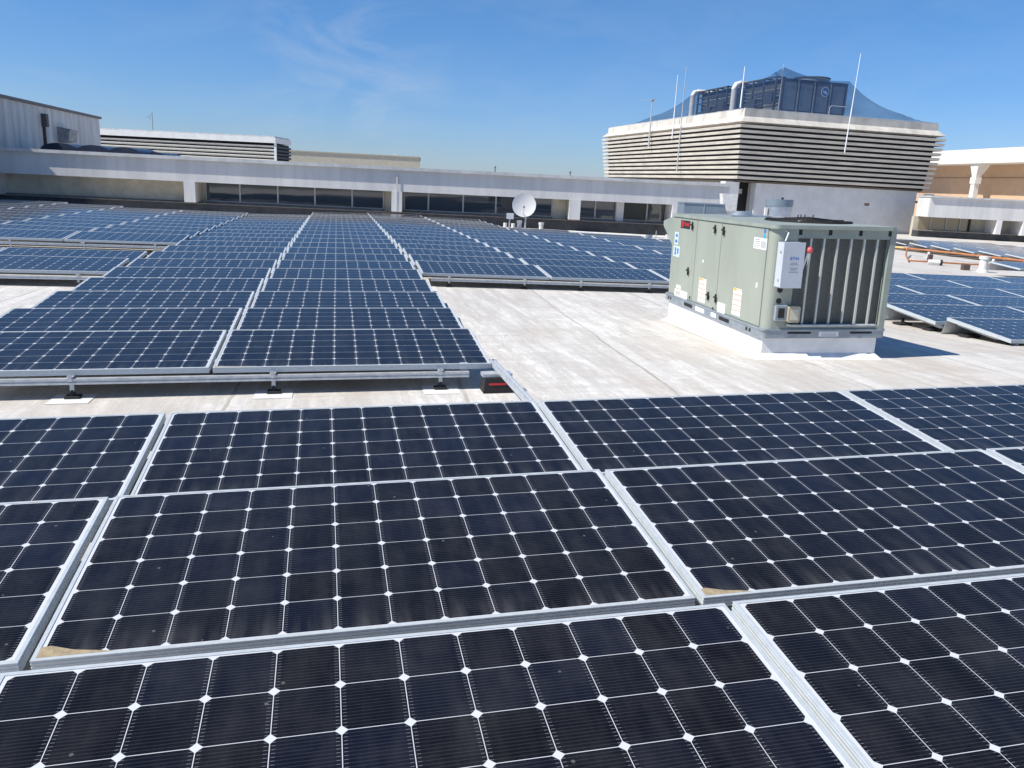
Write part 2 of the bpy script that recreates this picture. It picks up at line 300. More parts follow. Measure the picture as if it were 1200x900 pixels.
# ------------------------------------------------------------------ mesh builder
class MB:
    def __init__(s): s.v = []; s.f = []; s.mi = []; s.mats = []; s.sm = []
    def _m(s, m_):
        if m_ not in s.mats: s.mats.append(m_)
        return s.mats.index(m_)
    def add(s, vs, fs, m_, smooth=False):
        o = len(s.v); s.v += [tuple(v) for v in vs]; k = s._m(m_)
        for f in fs: s.f.append([i+o for i in f]); s.mi.append(k); s.sm.append(smooth)
    def box(s, x0, x1, y0, y1, z0, z1, m_, mtx=None):
        vs = [(x, y, z) for z in (z0, z1) for y in (y0, y1) for x in (x0, x1)]
        if mtx is not None: vs = [mtx @ Vector(v) for v in vs]
        s.add(vs, [(0, 2, 3, 1), (4, 5, 7, 6), (0, 1, 5, 4), (2, 6, 7, 3), (0, 4, 6, 2), (1, 3, 7, 5)], m_)
    def cyl(s, a, b, r, m_, n=12, r2=None, caps=True):
        a, b = Vector(a), Vector(b); d = (b-a).normalized(); r2 = r if r2 is None else r2
        u = d.orthogonal().normalized(); v = d.cross(u); vs = []
        for c_, rr in ((a, r), (b, r2)):
            for i in range(n):
                t_ = 2*math.pi*i/n; vs.append(c_ + u*math.cos(t_)*rr + v*math.sin(t_)*rr)
        s.add(vs, [(i, (i+1) % n, n+(i+1) % n, n+i) for i in range(n)], m_, True)
        if caps: s.add(vs, [tuple(range(n-1, -1, -1)), tuple(range(n, 2*n))], m_)
    def tube(s, pts, r, m_, n=10):
        for a, b in zip(pts[:-1], pts[1:]): s.cyl(a, b, r, m_, n)
        for p_ in pts[1:-1]: s.ball(p_, r*1.02, m_)
    def ball(s, c_, r, m_, nu=10, nv=6, sz=1.0):
        c_ = Vector(c_); vs = []; fs = []
        for j in range(nv+1):
            ph = math.pi*j/nv
            for i in range(nu):
                t_ = 2*math.pi*i/nu; vs.append(c_ + Vector((math.sin(ph)*math.cos(t_)*r, math.sin(ph)*math.sin(t_)*r, math.cos(ph)*r*sz)))
        for j in range(nv):
            for i in range(nu): fs.append((j*nu+i, (j+1)*nu+i, (j+1)*nu+(i+1) % nu, j*nu+(i+1) % nu))
        s.add(vs, fs, m_, True)
    def prism(s, poly, z0, z1, m_, axis='z', smooth=False):
        """extrude polygon (list of 2-tuples) between two values of axis"""
        def P_(p_, z): return {'z': (p_[0], p_[1], z), 'x': (z, p_[0], p_[1]), 'y': (p_[0], z, p_[1])}[axis]
        n = len(poly); vs = [P_(p_, z0) for p_ in poly] + [P_(p_, z1) for p_ in poly]
        s.add(vs, [tuple(range(n-1, -1, -1)), tuple(range(n, 2*n))] , m_)
        s.add(vs, [(i, (i+1) % n, n+(i+1) % n, n+i) for i in range(n)], m_, smooth)
    def mesh(s, name):
        me = bpy.data.meshes.new(name); me.from_pydata(s.v, [], s.f)
        for m_ in s.mats: me.materials.append(m_)
        me.polygons.foreach_set('material_index', s.mi); me.polygons.foreach_set('use_smooth', s.sm); me.update()
        import bmesh
        b = bmesh.new(); b.from_mesh(me); bmesh.ops.recalc_face_normals(b, faces=b.faces); b.to_mesh(me); b.free()
        return me
def link(name, data, parent=None, mtx=None):
    o = bpy.data.objects.new(name, data); col.objects.link(o)
    if parent: o.parent = parent
    if mtx is not None:
        if parent: o.matrix_basis = mtx
        else: o.matrix_world = mtx
    return o
def part(name, mb, parent, label=None, mtx=None):
    o = link(name, mb.mesh(name), parent, mtx)
    if label: o['label'] = label
    return o
def tag(o, label, cat, group=None):
    o['label'] = label; o['category'] = cat
    if group: o['group'] = group
    return o
def thing(name, label, cat, mtx=None, loc=None, rz=0, group=None):
    if mtx is None: mtx = Matrix.Translation(loc or (0, 0, 0)) @ Matrix.Rotation(rz, 4, 'Z')
    return tag(link(name, None, None, mtx), label, cat, group)
def struct(name, mb, mtx=None):
    o = link(name, mb.mesh(name), None, mtx); o['kind'] = 'structure'; return o
def LM(x, y, z=0, rz=0): return ML @ Matrix.Translation((x, y, z)) @ Matrix.Rotation(rz, 4, 'Z')
def textobj(txt, size, m_, parent, mtx, name, ext=.001, bold=0.0, xs=1.0):
    cu = bpy.data.curves.new('txt', 'FONT'); cu.body = txt; cu.size = size; cu.extrude = ext; cu.offset = bold; cu.align_x = 'CENTER'; cu.align_y = 'CENTER'
    t_ = bpy.data.objects.new('txt', cu); col.objects.link(t_)
    dg = bpy.context.evaluated_depsgraph_get(); me = bpy.data.meshes.new_from_object(t_.evaluated_get(dg))
    bpy.data.objects.remove(t_); me.materials.clear(); me.materials.append(m_)
    me.transform(Matrix.Diagonal((xs, 1, 1, 1)))
    return link(name, me, parent, mtx)

# ------------------------------------------------------------------ roof and ground
def lerp_tab(x, xs, ys):
    if x <= xs[0]: return ys[0]
    for i in range(len(xs)-1):
        if x <= xs[i+1]: return ys[i] + (ys[i+1]-ys[i])*(x-xs[i])/(xs[i+1]-xs[i])
    return ys[-1]
def sm(a, b, x):
    t_ = min(1, max(0, (x-a)/(b-a))); return t_*t_*(3-2*t_)
def roofz(x, y):
    s_ = lerp_tab(x, [-60, -14, -2.8, 1.2, 24, 120], [.25, .25, .02, -.025, -.727, -3.1])
    return -.19 + s_*sm(4.5, 10, y)
def roofw(X, Y):
    """height of the roof under a world point"""
    z = 0.0
    for _ in range(4):
        l = ML.inverted() @ Vector((X, Y, z)); p_ = ML @ Vector((l.x, l.y, roofz(l.x, l.y))); z = p_.z
    return z
b = MB()
xs = [-75, -60, -50, -40, -30, -22, -18, -14] + [-12+i*1.0 for i in range(0, 40)] + [30, 34, 38, 44, 52, 62, 75, 90]
ys = [-22, -12, -5, 0, 2, 3.5] + [4.5+i*.55 for i in range(0, 11)] + [11, 13, 16, 20, 25, 30, 36, 44, 54, 66, 80, 100]
vs = [(x, y, roofz(x, y)) for y in ys for x in xs]; nx = len(xs)
b.add(vs, [(j*nx+i, j*nx+i+1, (j+1)*nx+i+1, (j+1)*nx+i) for j in range(len(ys)-1) for i in range(nx-1)], ROOF, True)
struct('roof', b, ML)
b = MB(); b.add([(-1500, -1500, 0), (1500, -1500, 0), (1500, 1500, 0), (-1500, 1500, 0)], [(0, 1, 2, 3)], mat('distant_ground', (.16, .17, .12), .9, 0, .3, .02))
struct('ground', b, Matrix.Translation((0, 0, -14)))

# ------------------------------------------------------------------ solar panels
PL, PW, TILT, PITCHY, GAP = 1.96, .99, .0852, 1.1607, .0265
def frame_mesh():
    prof = [(0, -.001), (.001, 0), (.0130, 0), (.0130, -.0065), (.003, -.0065), (.003, -.037), (.024, -.037), (.024, -.04), (0, -.04),
            (0, -.034), (.0012, -.033), (.0012, -.028), (0, -.027), (0, -.022), (.0012, -.021), (.0012, -.016), (0, -.015), (0, -.010), (.0012, -.009), (.0012, -.006), (0, -.005)]
    b = MB(); n = len(prof)
    cs = [(0, 0, 1, 1), (PL, 0, -1, 1), (PL, PW, -1, -1), (0, PW, 1, -1)]
    vs = [(cx+sx*d, cy+sy*d, z) for cx, cy, sx, sy in cs for d, z in prof]
    fs = [(k*n+i, ((k+1) % 4)*n+i, ((k+1) % 4)*n+(i+1) % n, k*n+(i+1) % n) for k in range(4) for i in range(n)]
    b.add(vs, fs, ALU); return b.mesh('frame')
def sheet_mesh():
    b = MB(); e = .0131
    b.add([(e, e, -.002), (PL-e, e, -.002), (PL-e, PW-e, -.002), (e, PW-e, -.002)], [(0, 1, 2, 3)], CELLS)
    b.add([(e, e, -.006), (PL-e, e, -.006), (PL-e, PW-e, -.006), (e, PW-e, -.006)], [(3, 2, 1, 0)], BACK)
    me = bpy.data.meshes.new('cell_sheet'); me.from_pydata(b.v, [], b.f)
    me.materials.append(CELLS); me.materials.append(BACK); me.polygons.foreach_set('material_index', [0, 1]); return me
FRAME, SHEET = frame_mesh(), sheet_mesh()
b = MB(); b.add([(.01, PW-.002, -.04), (PL-.01, PW-.002, -.04), (PL-.01, PW+.05, -.235), (.01, PW+.05, -.235), (.01, PW+.001, -.04), (PL-.01, PW+.001, -.04), (PL-.01, PW+.053, -.235), (.01, PW+.053, -.235)],
      [(0, 1, 2, 3), (7, 6, 5, 4), (0, 4, 5, 1), (3, 2, 6, 7), (0, 3, 7, 4), (1, 5, 6, 2)], GALV)
DEFL = b.mesh('wind_deflector')
ct, st_ = math.cos(TILT), math.sin(TILT)
def gpt(q, row, c_, s_, fr):
    mx_, my_, mz_, rot, sx, sy = q
    u = c_*(PL+GAP)+s_*PL; v = row*PITCHY+fr*PW*ct; ww = fr*PW*st_
    return Vector((mx_+u*math.cos(rot)-v*math.sin(rot), my_+u*math.sin(rot)+v*math.cos(rot), mz_+ww+sx*u+sy*v))
Q0 = (-.8208, .9929, 0, 0, 0, 0)                                     # block nearest the camera
QA = (-.7948, 5.6999, .0046, -.0134, -.0041, .0011)                  # long middle columns
QB = (-.6635, 6.0654, .0200, -.0057, -.0308, .0032)                  # right of them
QL5 = (-.8284, 5.5435, -.0119, -.0134, -.0199, .0011)                # left, two short rows
QL8 = (-.7845, 6.574, .0112, -.0175, -.0222, .0011)                  # left, beyond the walkway
QF = (21.9, 21.45, -.60, -.0057, -.0250, .0032)                       # far right
ORD = ['', 'first', 'second', 'third', 'fourth', 'fifth', 'sixth', 'seventh', 'eighth', 'ninth', 'tenth', 'eleventh', 'twelfth', 'thirteenth', 'fourteenth', 'fifteenth',
       'sixteenth', 'seventeenth', 'eighteenth', 'nineteenth', 'twentieth', 'twenty-first']
npan = 0
def panel(q, row, c_, label, group, defl=False, extra=None):
    global npan; npan += 1
    p0, px, py = gpt(q, row, c_, 0, 0), gpt(q, row, c_, 1, 0), gpt(q, row, c_, 0, 1)
    jit = random.Random(npan*13)
    ex = (px-p0).normalized(); ey = (py-p0); ey = (ey - ex*ey.dot(ex)).normalized(); ez = ex.cross(ey)
    mm = Matrix((ex, ey, ez)).transposed().to_4x4()
    mm = mm @ Matrix.Rotation(jit.uniform(-.0015, .0015), 4, 'X') @ Matrix.Rotation(jit.uniform(-.0008, .0008), 4, 'Y') @ Matrix.Rotation(jit.uniform(-.0008, .0008), 4, 'Z')
    mm.translation = p0 + Vector((jit.uniform(-.002, .002), jit.uniform(-.003, .003), jit.uniform(-.0015, .0015)))
    root = tag(link('solar_panel', None, None, ML @ mm), label, 'solar panel', group)
    link('frame', FRAME, root); link('cell_sheet', SHEET, root)
    if defl or q is not Q0: link('wind_deflector', DEFL, root)
    if extra: extra(root)
    return root
def mud(x0, w_, h_):
    def f(root):
        b = MB(); pts = [(x0, .0112), (x0+w_, .0112), (x0+w_*.8, .02), (x0+w_*.45, .0112+h_*.45), (x0+w_*.12, .0112+h_), (x0, .0112+h_*.9)]
        b.prism(pts, -.0019, .0006, MUD); part('dried_mud', b, root, 'tan wedge of dried mud in the lower corner')
    return f
# nearest block: three rows, four columns
cn0 = {-1: 'leftmost column', 0: 'column left of centre', 1: 'column right of centre', 2: 'rightmost column'}
rn0 = {0: 'nearest row at the bottom of the photo', 1: 'second row from the camera', 2: 'third row beside bare roof'}
for r_ in (0, 1, 2):
    for c_ in (-1, 0, 1, 2):
        if (r_ == 0 and c_ in (-1, 2)): continue
        ex_ = None
        if r_ == 1 and c_ == 0: ex_ = mud(.012, .20, .05)
        if r_ == 1 and c_ == 1: ex_ = mud(.012, .17, .042)
        lab = 'near-black panel, %s, %s' % (rn0[r_], cn0[c_])
        if ex_: lab = 'near-black panel, mud in its lower left corner, %s' % cn0[c_]
        panel(Q0, r_, c_, lab, 'large dark panels closest to the camera', r_ == 2, ex_)
# middle block
SHORT = {'the long middle array': 'long middle array', 'the array behind the bare roof': 'array behind bare roof', 'the small array by the wall': 'small array by pipe vent',
         'the two-row array at left': 'two-row array at left', 'the left array by the wall': 'left array below the wall', 'the far right array': 'far right array'}
def blk(q, rows, cols, colname, where, group, deflrows=(), r0=None):
    where = SHORT[where]
    for r_ in rows:
        for c_ in cols:
            k = r_ - (r0 if r0 is not None else rows[0]) + 1
            panel(q, r_, c_, 'blue panel, %s row from camera, %s, %s' % (ORD[k], colname[c_], where), group, r_ in deflrows,
                  mud(.012, .3, .02) if (q is QA and r_ == 0 and c_ == 0) else None)
blk(QA, range(0, 21), [0], {0: 'right column'}, 'the long middle array', 'panels of the long middle array', (20,))
blk(QA, range(0, 19), [-1], {-1: 'left column'}, 'the long middle array', 'panels of the long middle array', (18,))
gB = 'panels between the middle array and the air handler'
for rows, c_, nm in ((range(5, 21), 1, 'first column'), (range(5, 20), 2, 'second column'), (range(5, 16), 3, 'third column'), (range(5, 11), 4, 'fourth column')):
    blk(QB, rows, [c_], {c_: nm}, 'the array behind the bare roof', gB, (), 5)
blk(QB, range(12, 15), [4], {4: 'left column'}, 'the small array by the wall', 'panels of the small array by the pipe vent', (), 12)
blk(QB, range(12, 14), [5], {5: 'right column'}, 'the small array by the wall', 'panels of the small array by the pipe vent', (), 12)
gR = 'panels right of the air handler'
for r_, cc in ((1, [4]), (2, [4, 5]), (3, [4, 5]), (4, [4, 5, 6]), (5, [4, 5, 6]), (6, [5, 6, 7])):
    for c_ in cc:
        panel(QB, r_, c_, 'blue panel right of the green unit, %s row, %s column' % (ORD[r_], ORD[c_-3]), gR, c_ == 4 or r_ == 6)
cl = {-2: 'right column', -3: 'second column from right', -4: 'third column from right', -5: 'fourth column from right'}
blk(QL5, range(5, 7), [-2, -3], cl, 'the two-row array at left', 'panels of the two-row array at the left edge', (6,))
blk(QL8, range(8, 18), [-2], cl, 'the left array by the wall', 'panels of the left array below the wall', ())
blk(QL8, range(8, 18), [-3], cl, 'the left array by the wall', 'panels of the left array below the wall', ())
blk(QL8, range(9, 19), [-4], cl, 'the left array by the wall', 'panels of the left array below the wall', (), 8)
blk(QL8, range(12, 20), [-5], cl, 'the left array by the wall', 'panels of the left array below the wall', (), 8)
cf = {0: 'first column', 1: 'second column', 2: 'third column'}
blk(QF, range(0, 7), [0, 1], cf, 'the far right array', 'panels of the far right array', range(0, 7))
blk(QF, range(1, 7), [2], cf, 'the far right array', 'panels of the far right array', range(0, 7), 0)
panel((16.83, 16.70, -.42, -.0057, -.0308, .0032), 0, 0, 'lone blue panel by the white pipe vent at the right photo edge', None, True)

# ------------------------------------------------------------------ rails and feet under the front edges
def rail(q, row, ca, sa, cb, sb, feet, label, pads=False, ext=(0, 0), tube=False, dz=-.07):
    A = gpt(q, row, ca, sa, 0); B_ = gpt(q, row, cb, sb, 0); d = (B_-A); L_ = d.length; ex = d.normalized()
    ez = Vector((0, 0, 1)); ey = ez.cross(ex).normalized(); ez = ex.cross(ey)
    mm = Matrix((ex, ey, ez)).transposed().to_4x4(); mm.translation = A
    root = tag(link('mounting_rail', None, None, ML @ mm), label, 'mounting rail', 'rails under the front edges of the arrays')
    b = MB(); x0, x1 = -ext[0], L_+ext[1]
    prof = [(-.03, dz), (.012, dz), (.012, dz-.041), (-.03, dz-.041), (-.03, dz-.027), (-.022, dz-.027), (-.022, dz-.014), (-.03, dz-.014)]
    b.prism(prof, x0, x1, GALV, 'x'); part('strut', b, root)
    for i, t_ in enumerate(feet):
        x = t_
        f = link('foot', None, root, Matrix.Translation((x, 0, 0)))
        zr = roofz(A.x+ex.x*x, A.y+ex.y*x) - (A.z+ex.z*x)
        b = MB(); b.box(-.012, .012, -.034, -.03, -.075, dz+.03, GALV); b.cyl((0, -.005, dz-.002), (0, -.005, -.041), .007, GALV, 8); b.box(-.02, .02, -.03, .02, -.05, -.041, ALU)
        part('clip', b, f)
        b = MB(); b.box(-.013, .013, -.012, .012, zr+.05, dz-.042, GALV); b.cyl((0, -.001, zr+.012), (0, -.001, zr+.06), .022, BLK, 12, .014); b.box(-.045, .045, -.04, .04, zr+.004, zr+.02, BLK)
        part('base', b, f)
        if pads:
            b = MB(); b.box(-.13, .13, -.15, .10, zr+.0015, zr+.0045, PAD); part('flashing_pad', b, f)
    return root
LA = PL+GAP
rail(QA, 0, -1, 0, 0, 1, [LA-1.22+.32, LA+.40, LA+1.58], 'long strut rail on three white pads under the front of the middle array', True, (2.2, -.17), dz=-.055)
rail(QB, 5, 1, 0, 3, 1, [.41, 1.57, 2.47, 3.6, 4.6], 'strut rail under the front edge of the array behind the bare roof', False, (-.14, 0))
rail(QL5, 5, -3, 0, -2, 1, [.8, 2.1, 3.55], 'strut rail under the front edge of the two-row left array')
rail(QL8, 8, -4, 0, -2, 1, [.7, 1.9, 3.1, 4.3, 5.5], 'strut rail under the front edge of the left array by the wall')
rail(QB, 12, 4, 0, 5, 1, [.4, 1.6, 2.9], 'strut rail under the small array by the pipe vent')
# feet and short struts seen under the open left side of the right-hand array
for r_, nm in ((1, 'second'), (2, 'first')):
    A = gpt(QB, r_, 4, 0, 0); Bq = gpt(QB, r_, 4, 0, 1)
    root = thing('side_support', '%s black foot and strut under the raised left edge of the right array' % nm, 'panel support', LM(A.x+.14, A.y, 0), group='supports under the right array')
    b = MB(); za = A.z-.06; zb = Bq.z-.06
    b.add([(-.02, .05, za), (.02, .05, za), (.02, .93, zb), (-.02, .93, zb), (-.02, .05, za-.035), (.02, .05, za-.035), (.02, .93, zb-.035), (-.02, .93, zb-.035)],
          [(0, 1, 2, 3), (7, 6, 5, 4), (0, 4, 5, 1), (1, 5, 6, 2), (2, 6, 7, 3), (3, 7, 4, 0)], GALV); part('strut', b, root)
    for yy in (.2, .75):
        zr = roofz(A.x, A.y+yy); b = MB(); b.box(-.09, .09, yy-.08, yy+.08, zr+.003, zr+.03, BLK); b.cyl((0, yy, zr+.03), (0, yy, za-.02), .022, BLK, 10); part('foot', b, root)

# strut bridging the walkway, and the rubber block under it
b = MB(); A = Vector((1.165, 3.36+1.0, -.0)); 
root = thing('bridge_strut', 'blue-grey strut crossing the walkway above the black rubber block', 'strut', LM(1.19, 4.28, 0))
b = MB(); b.prism([(-.021, -.03), (-.021, .011), (-.012, .011), (-.012, 0), (.012, 0), (.012, .011), (.021, .011), (.021, -.03)], 0, 1.47, GALV, 'y'); part('strut', b, root)
b = MB(); b.box(-.24, .03, 1.40, 1.45, -.045, -.012, GALV); b.cyl((-.2, 1.425, -.03), (-.26, 1.425, -.03), .03, GALV, 10); part('end_bracket', b, root)
root = thing('support_block', 'black rubber support block with a red stripe beside the middle array corner', 'support block', LM(1.19, 5.58, roofz(1.19, 5.58), 0))
b = MB(); b.prism([(-.115, .003), (.115, .003), (.10, .115), (-.10, .115)], -.075, .075, BLK, 'y'); part('block', b, root)
b = MB(); b.box(-.075, .055, -.0775, -.0755, .062, .078, REDT); part('reflective_strip', b, root)
b = MB(); b.box(-.115, .105, -.05, .05, .117, .14, GALV); part('channel', b, root)

# ------------------------------------------------------------------ rooftop air handler
HW, HL, HH = 1.208, 2.513, .996
HM = LM(3.91, 6.567, 0, -.06)
hv = thing('air_handler', 'large sage green rooftop air handler on a white curb beside bare roof', 'air handler', HM)
zr0 = -.30
b = MB(); b.prism([(.0, .02), (HW-.05, .02), (HW-.05, HL-.03), (.0, HL-.03)], -.46, -.031, CURB)
part('curb', b, hv)
b = MB()
zc = [roofz(3.91+u, 6.567+v)+.002 for u, v in ((.0, .0), (HW, 0), (HW, HL), (0, HL))]
o_ = [(-.07, -.05), (HW+.0, -.05), (HW+.0, HL+.03), (-.07, HL+.03)]; i_ = [(-.002, .018), (HW-.048, .018), (HW-.048, HL-.028), (-.002, HL-.028)]
b.add([(x, y, z) for (x, y), z in zip(o_, zc)] + [(x, y, z+.05) for (x, y), z in zip(i_, zc)], [(0, 1, 5, 4), (1, 2, 6, 5), (2, 3, 7, 6), (3, 0, 4, 7)], CURB)
part('flashing_skirt', b, hv)
b = MB(); rc = .075
def rrect(x0, x1, y0, y1, r_, n=6):
    out_ = []
    for cx, cy, a0 in ((x0+r_, y0+r_, 180), (x1-r_, y0+r_, 270), (x1-r_, y1-r_, 0), (x0+r_, y1-r_, 90)):
        for k in range(n+1):
            a_ = R(a0+90*k/n); out_.append((cx+r_*math.cos(a_), cy+r_*math.sin(a_)))
    return out_
b.prism(rrect(-.03, HW+.02, -.012, HL+.06, .05), -.03, .055, STEEL)
b.prism(rrect(-.036, HW+.026, -.018, HL+.066, .05), .038, .052, STEEL)
for v in (1.80, .82): b.box(-.0335, -.0302, v-.12, v+.12, -.012, .024, DARK)
for v in (2.43, 2.36, .30, .23): b.box(-.0335, -.0302, v-.017, v+.017, -.008, .022, DARK)
b.box(.23, .46, -.0155, -.0122, .012, .03, DARK); b.box(.86, 1.08, -.0155, -.0122, .012, .03, DARK)
part('base_rail', b, hv)
# cabinet: solid part behind and a recessed coil bay on the front
CAB = MB(); FR = .10                                   # coil bay depth
body = [(0+rc, 0), (.235, 0), (.235, FR), (HW-.012, FR), (HW-.012, HL), (0, HL)]
pf = [(rc - rc*math.sin(R(a)), rc - rc*math.cos(R(a))) for a in range(90, -1, -15)]
CAB.prism(pf + body[1:], -.001, HH-.03, SAGE)
part('cabinet', CAB, hv)
b = MB(); b.box(HW-.055, HW, .0, .06, 0, HH-.03, SAGED); b.box(.236, HW-.056, .004, .05, .885, HH-.031, SAGED); b.box(.236, HW-.056, .004, .05, 0.0, .085, SAGED)
b.box(HW-.012, HW, .061, FR, 0, HH-.03, SAGED)
for x in (.254, .546, .847, 1.142): b.box(x-.016, x+.016, .0, .003, .915, .962, DARK)
part('coil_bay_frame', b, hv)
b = MB(); b.box(.236, HW-.0125, FR-.035, FR-.003, .056, .884, COIL)
for i in range(40): z = .095+i*.0197; b.box(.24, HW-.014, FR-.041, FR-.0355, z, z+.003, COIL)
part('condenser_coil', b, hv)
for i, x in enumerate((.37, .50, .635, .77, .90, 1.032)):
    b = MB(); b.box(x-.009, x+.009, .006, .022, .055, .93, BAR); part('guard_bar', b, hv)
b = MB()
b.prism(rrect(-.022, HW+.012, -.022, HL+.05, .07), HH-.03, HH-.004, SAGED)
b.prism(rrect(-.016, HW+.008, -.016, HL+.044, .07), HH-.0045, HH+.004, SAGED)
part('lid', b, hv)
# fan opening with guard
b = MB(); n = 40; cx, cy, fr_ = .80, .88, .40
ring = [(cx+fr_*math.cos(2*math.pi*i/n), cy+fr_*1.2*math.sin(2*math.pi*i/n)) for i in range(n)]
b.prism(ring, HH+.0045, HH+.007, DARK)
for i in range(n):
    a, c2_ = ring[i], ring[(i+1) % n]; b.cyl((a[0], a[1], HH+.012), (c2_[0], c2_[1], HH+.012), .006, BLK, 6, caps=False)
for i in range(1, 14):
    f = i/14; pts = [(cx+(x-cx)*f, cy+(y-cy)*f, HH+.016+.035*(1-f)) for x, y in ring[::2]]
    for a, c2_ in zip(pts, pts[1:]+pts[:1]): b.cyl(a, c2_, .0022, BLK, 4, caps=False)
for k in range(4): a, c2_ = ring[k*5], ring[k*5+20]; b.cyl((a[0], a[1], HH+.022), (c2_[0], c2_[1], HH+.022), .006, BAR if k == 1 else BLK, 5)
for x, y in ((.70, .9), (.76, .95), (.82, .98), (.9, .96)): b.cyl((x, y, HH+.03), (x, y, HH+.07), .006, BLK, 5)
part('fan_guard', b, hv)
b = MB(); b.cyl((.62, 2.05, HH), (.62, 2.05, HH+.045), .13, CYL, 20); b.cyl((.62, 2.05, HH+.045), (.62, 2.05, HH+.06), .10, CYL, 20); b.box(.42, .9, 1.85, 2.25, HH+.003, HH+.018, CYL); part('vent_cap', b, hv)
# economiser hood at the rear
b = MB(); b.add([(.0, HL, .97), (.0, HL+.36, .90), (.0, HL+.36, .84), (.0, HL, .62), (HW-.1, HL, .97), (HW-.1, HL+.36, .90), (HW-.1, HL+.36, .84), (HW-.1, HL, .62)],
      [(0, 1, 2, 3), (7, 6, 5, 4), (0, 4, 5, 1), (1, 5, 6, 2), (2, 6, 7, 3), (3, 7, 4, 0)], SAGED); part('intake_hood', b, hv)
# access doors: thin raised panels on the long side
def sidebox(b_, v0, v1, z0, z1, d0, d1, m_): b_.box(-d1, -d0, min(v0, v1), max(v0, v1), z0, z1, m_)
doors = []
for v0, v1, nm in ((2.505, 1.765, None), (1.755, 1.105, None), (1.095, .10, None)):
    b = MB(); sidebox(b, v0, v1, .062, .962, .0003, .010, SAGE); doors.append(part('access_door', b, hv))
def handle(parent, v, z, m_=BLK):
    b = MB(); sidebox(b, v-.013, v+.013, z-.04, z+.045, .0105, .022, m_); b.box(-.034, -.022, v-.035, v+.02, z+.005, z+.022, m_); b.box(-.034, -.022, v-.035, v-.018, z-.035, z+.0045, m_); part('handle', b, parent)
handle(doors[0], 1.90, .885); handle(doors[1], 1.27, .885); handle(doors[2], 1.052, .88); handle(doors[0], 1.925, .375); handle(doors[1], 1.305, .178); handle(doors[2], 1.104, .18)
b = MB(); sidebox(b, 2.26, 1.975, .845, .936, .0105, .0125, BLK); lg = part('name_plate', b, hv, 'black name plate with red emblem and lettering')
b = MB(); b.cyl((-.0128, 2.205, .892), (-.0135, 2.205, .892), .038, RED, 20); b.cyl((-.0136, 2.205, .892), (-.0142, 2.205, .892), .022, BLK, 16); b.cyl((-.0143, 2.205, .892), (-.0149, 2.205, .892), .012, RED, 12); part('emblem', b, lg)
SM = Matrix(((0, 0, -1, 0), (-1, 0, 0, 0), (0, 1, 0, 0), (0, 0, 0, 1)))       # text on the -x face: reading direction is -y
def stext(t_, size, m_, v, z, d, nm='lettering', bold=.0, xs=1.0, parent=None):
    return textobj(t_, size, m_, parent or hv, Matrix.Translation((-d, v, z)) @ SM, nm, .0006, bold, xs)
stext('TRANE', .052, RED, 2.075, .892, .0135, 'lettering', .0012, .95, lg)
def sticker(v0, v1, z0, z1, rows_, m_=STK, label=None, ink=GREY, name='sticker', d=.0105):
    b = MB(); sidebox(b, v0, v1, z0, z1, d, d+.0012, m_); hi, lo = max(v0, v1), min(v0, v1)
    for (a, c_, e, g, mk) in rows_:                       # fractions: left, right, bottom, top
        sidebox(b, hi-(hi-lo)*a, hi-(hi-lo)*c_, z0+(z1-z0)*e, z0+(z1-z0)*g, d+.0013, d+.0019, mk)
    return part(name, b, hv, label)
rnd = random.Random(3)
def lines(n, m_, a=.1, c_=.9, lo=.08, hi=.92): return [(a, rnd.uniform(c_-.25, c_), lo+(hi-lo)*(i+.25)/n, lo+(hi-lo)*(i+.6)/n, m_) for i in range(n)]
sticker(2.43, 2.31, .645, .79, [(.3, .8, .6, .85, BLUE), (.2, .8, .15, .4, BLUE)], STKB, 'pale blue sticker near the top rear edge')
sticker(2.44, 2.24, .505, .63, [(.2, .45, .15, .85, BLUE), (.6, .85, .3, .8, BLUE), (.1, .9, .46, .52, STK)], STKB, 'pale blue sticker below another')
sticker(.36, .10, .765, .868, lines(5, GREY, .06, .6) + [(.55, .95, .15, .75, mat('grey_label_fill', (.45, .46, .46), .6))], STK, 'white rating sheet')
warn = [(.0, 1, .03+.195*i+.14, .03+.195*i+.165, ORG) for i in range(5)] + lines(13, mat('faint_print', (.5, .45, .4), .6), .12, .9)
sticker(1.585, 1.385, .085, .345, warn + [(.05, .35, .9, .99, mat('yellow_mark', (.8, .5, .03), .5))], STK, 'tall white and orange warning label')
sticker(.70, .51, .085, .35, warn + [(.05, .35, .9, .99, MATS['yellow_mark'])], STK, 'tall white and orange warning label')
sticker(2.30, 1.90, .055, .135, [(.1, .45, .2, .8, MATS['faint_print'])], STK); sticker(2.26, 2.12, .137, .185, [(.1, .9, .0, .2, ORG)], STK)
sticker(1.05, .86, .05, .155, [], STK)
sticker(1.58, 1.34, -.018, .03, [], STK, d=.0305); sticker(1.15, 1.02, -.014, .032, [], STK, d=.0305)
sticker(1.54, 1.51, .515, .545, [], STK); sticker(.235, .205, .41, .455, [], STK)
b = MB(); b.cyl((-.0105, .16, .935), (-.0118, .16, .935), .021, BLUE, 16); b.cyl((-.0105, .16, .887), (-.0118, .16, .887), .02, mat('cyan_print', (.02, .35, .75), .5), 16); part('round_stickers', b, hv)
for v, z in ((1.82, .09), (1.16, .065)):
    b = MB(); b.cyl((-.010, v, z), (-.0125, v, z), .018, BLK, 12); part('knockout_plug', b, hv)
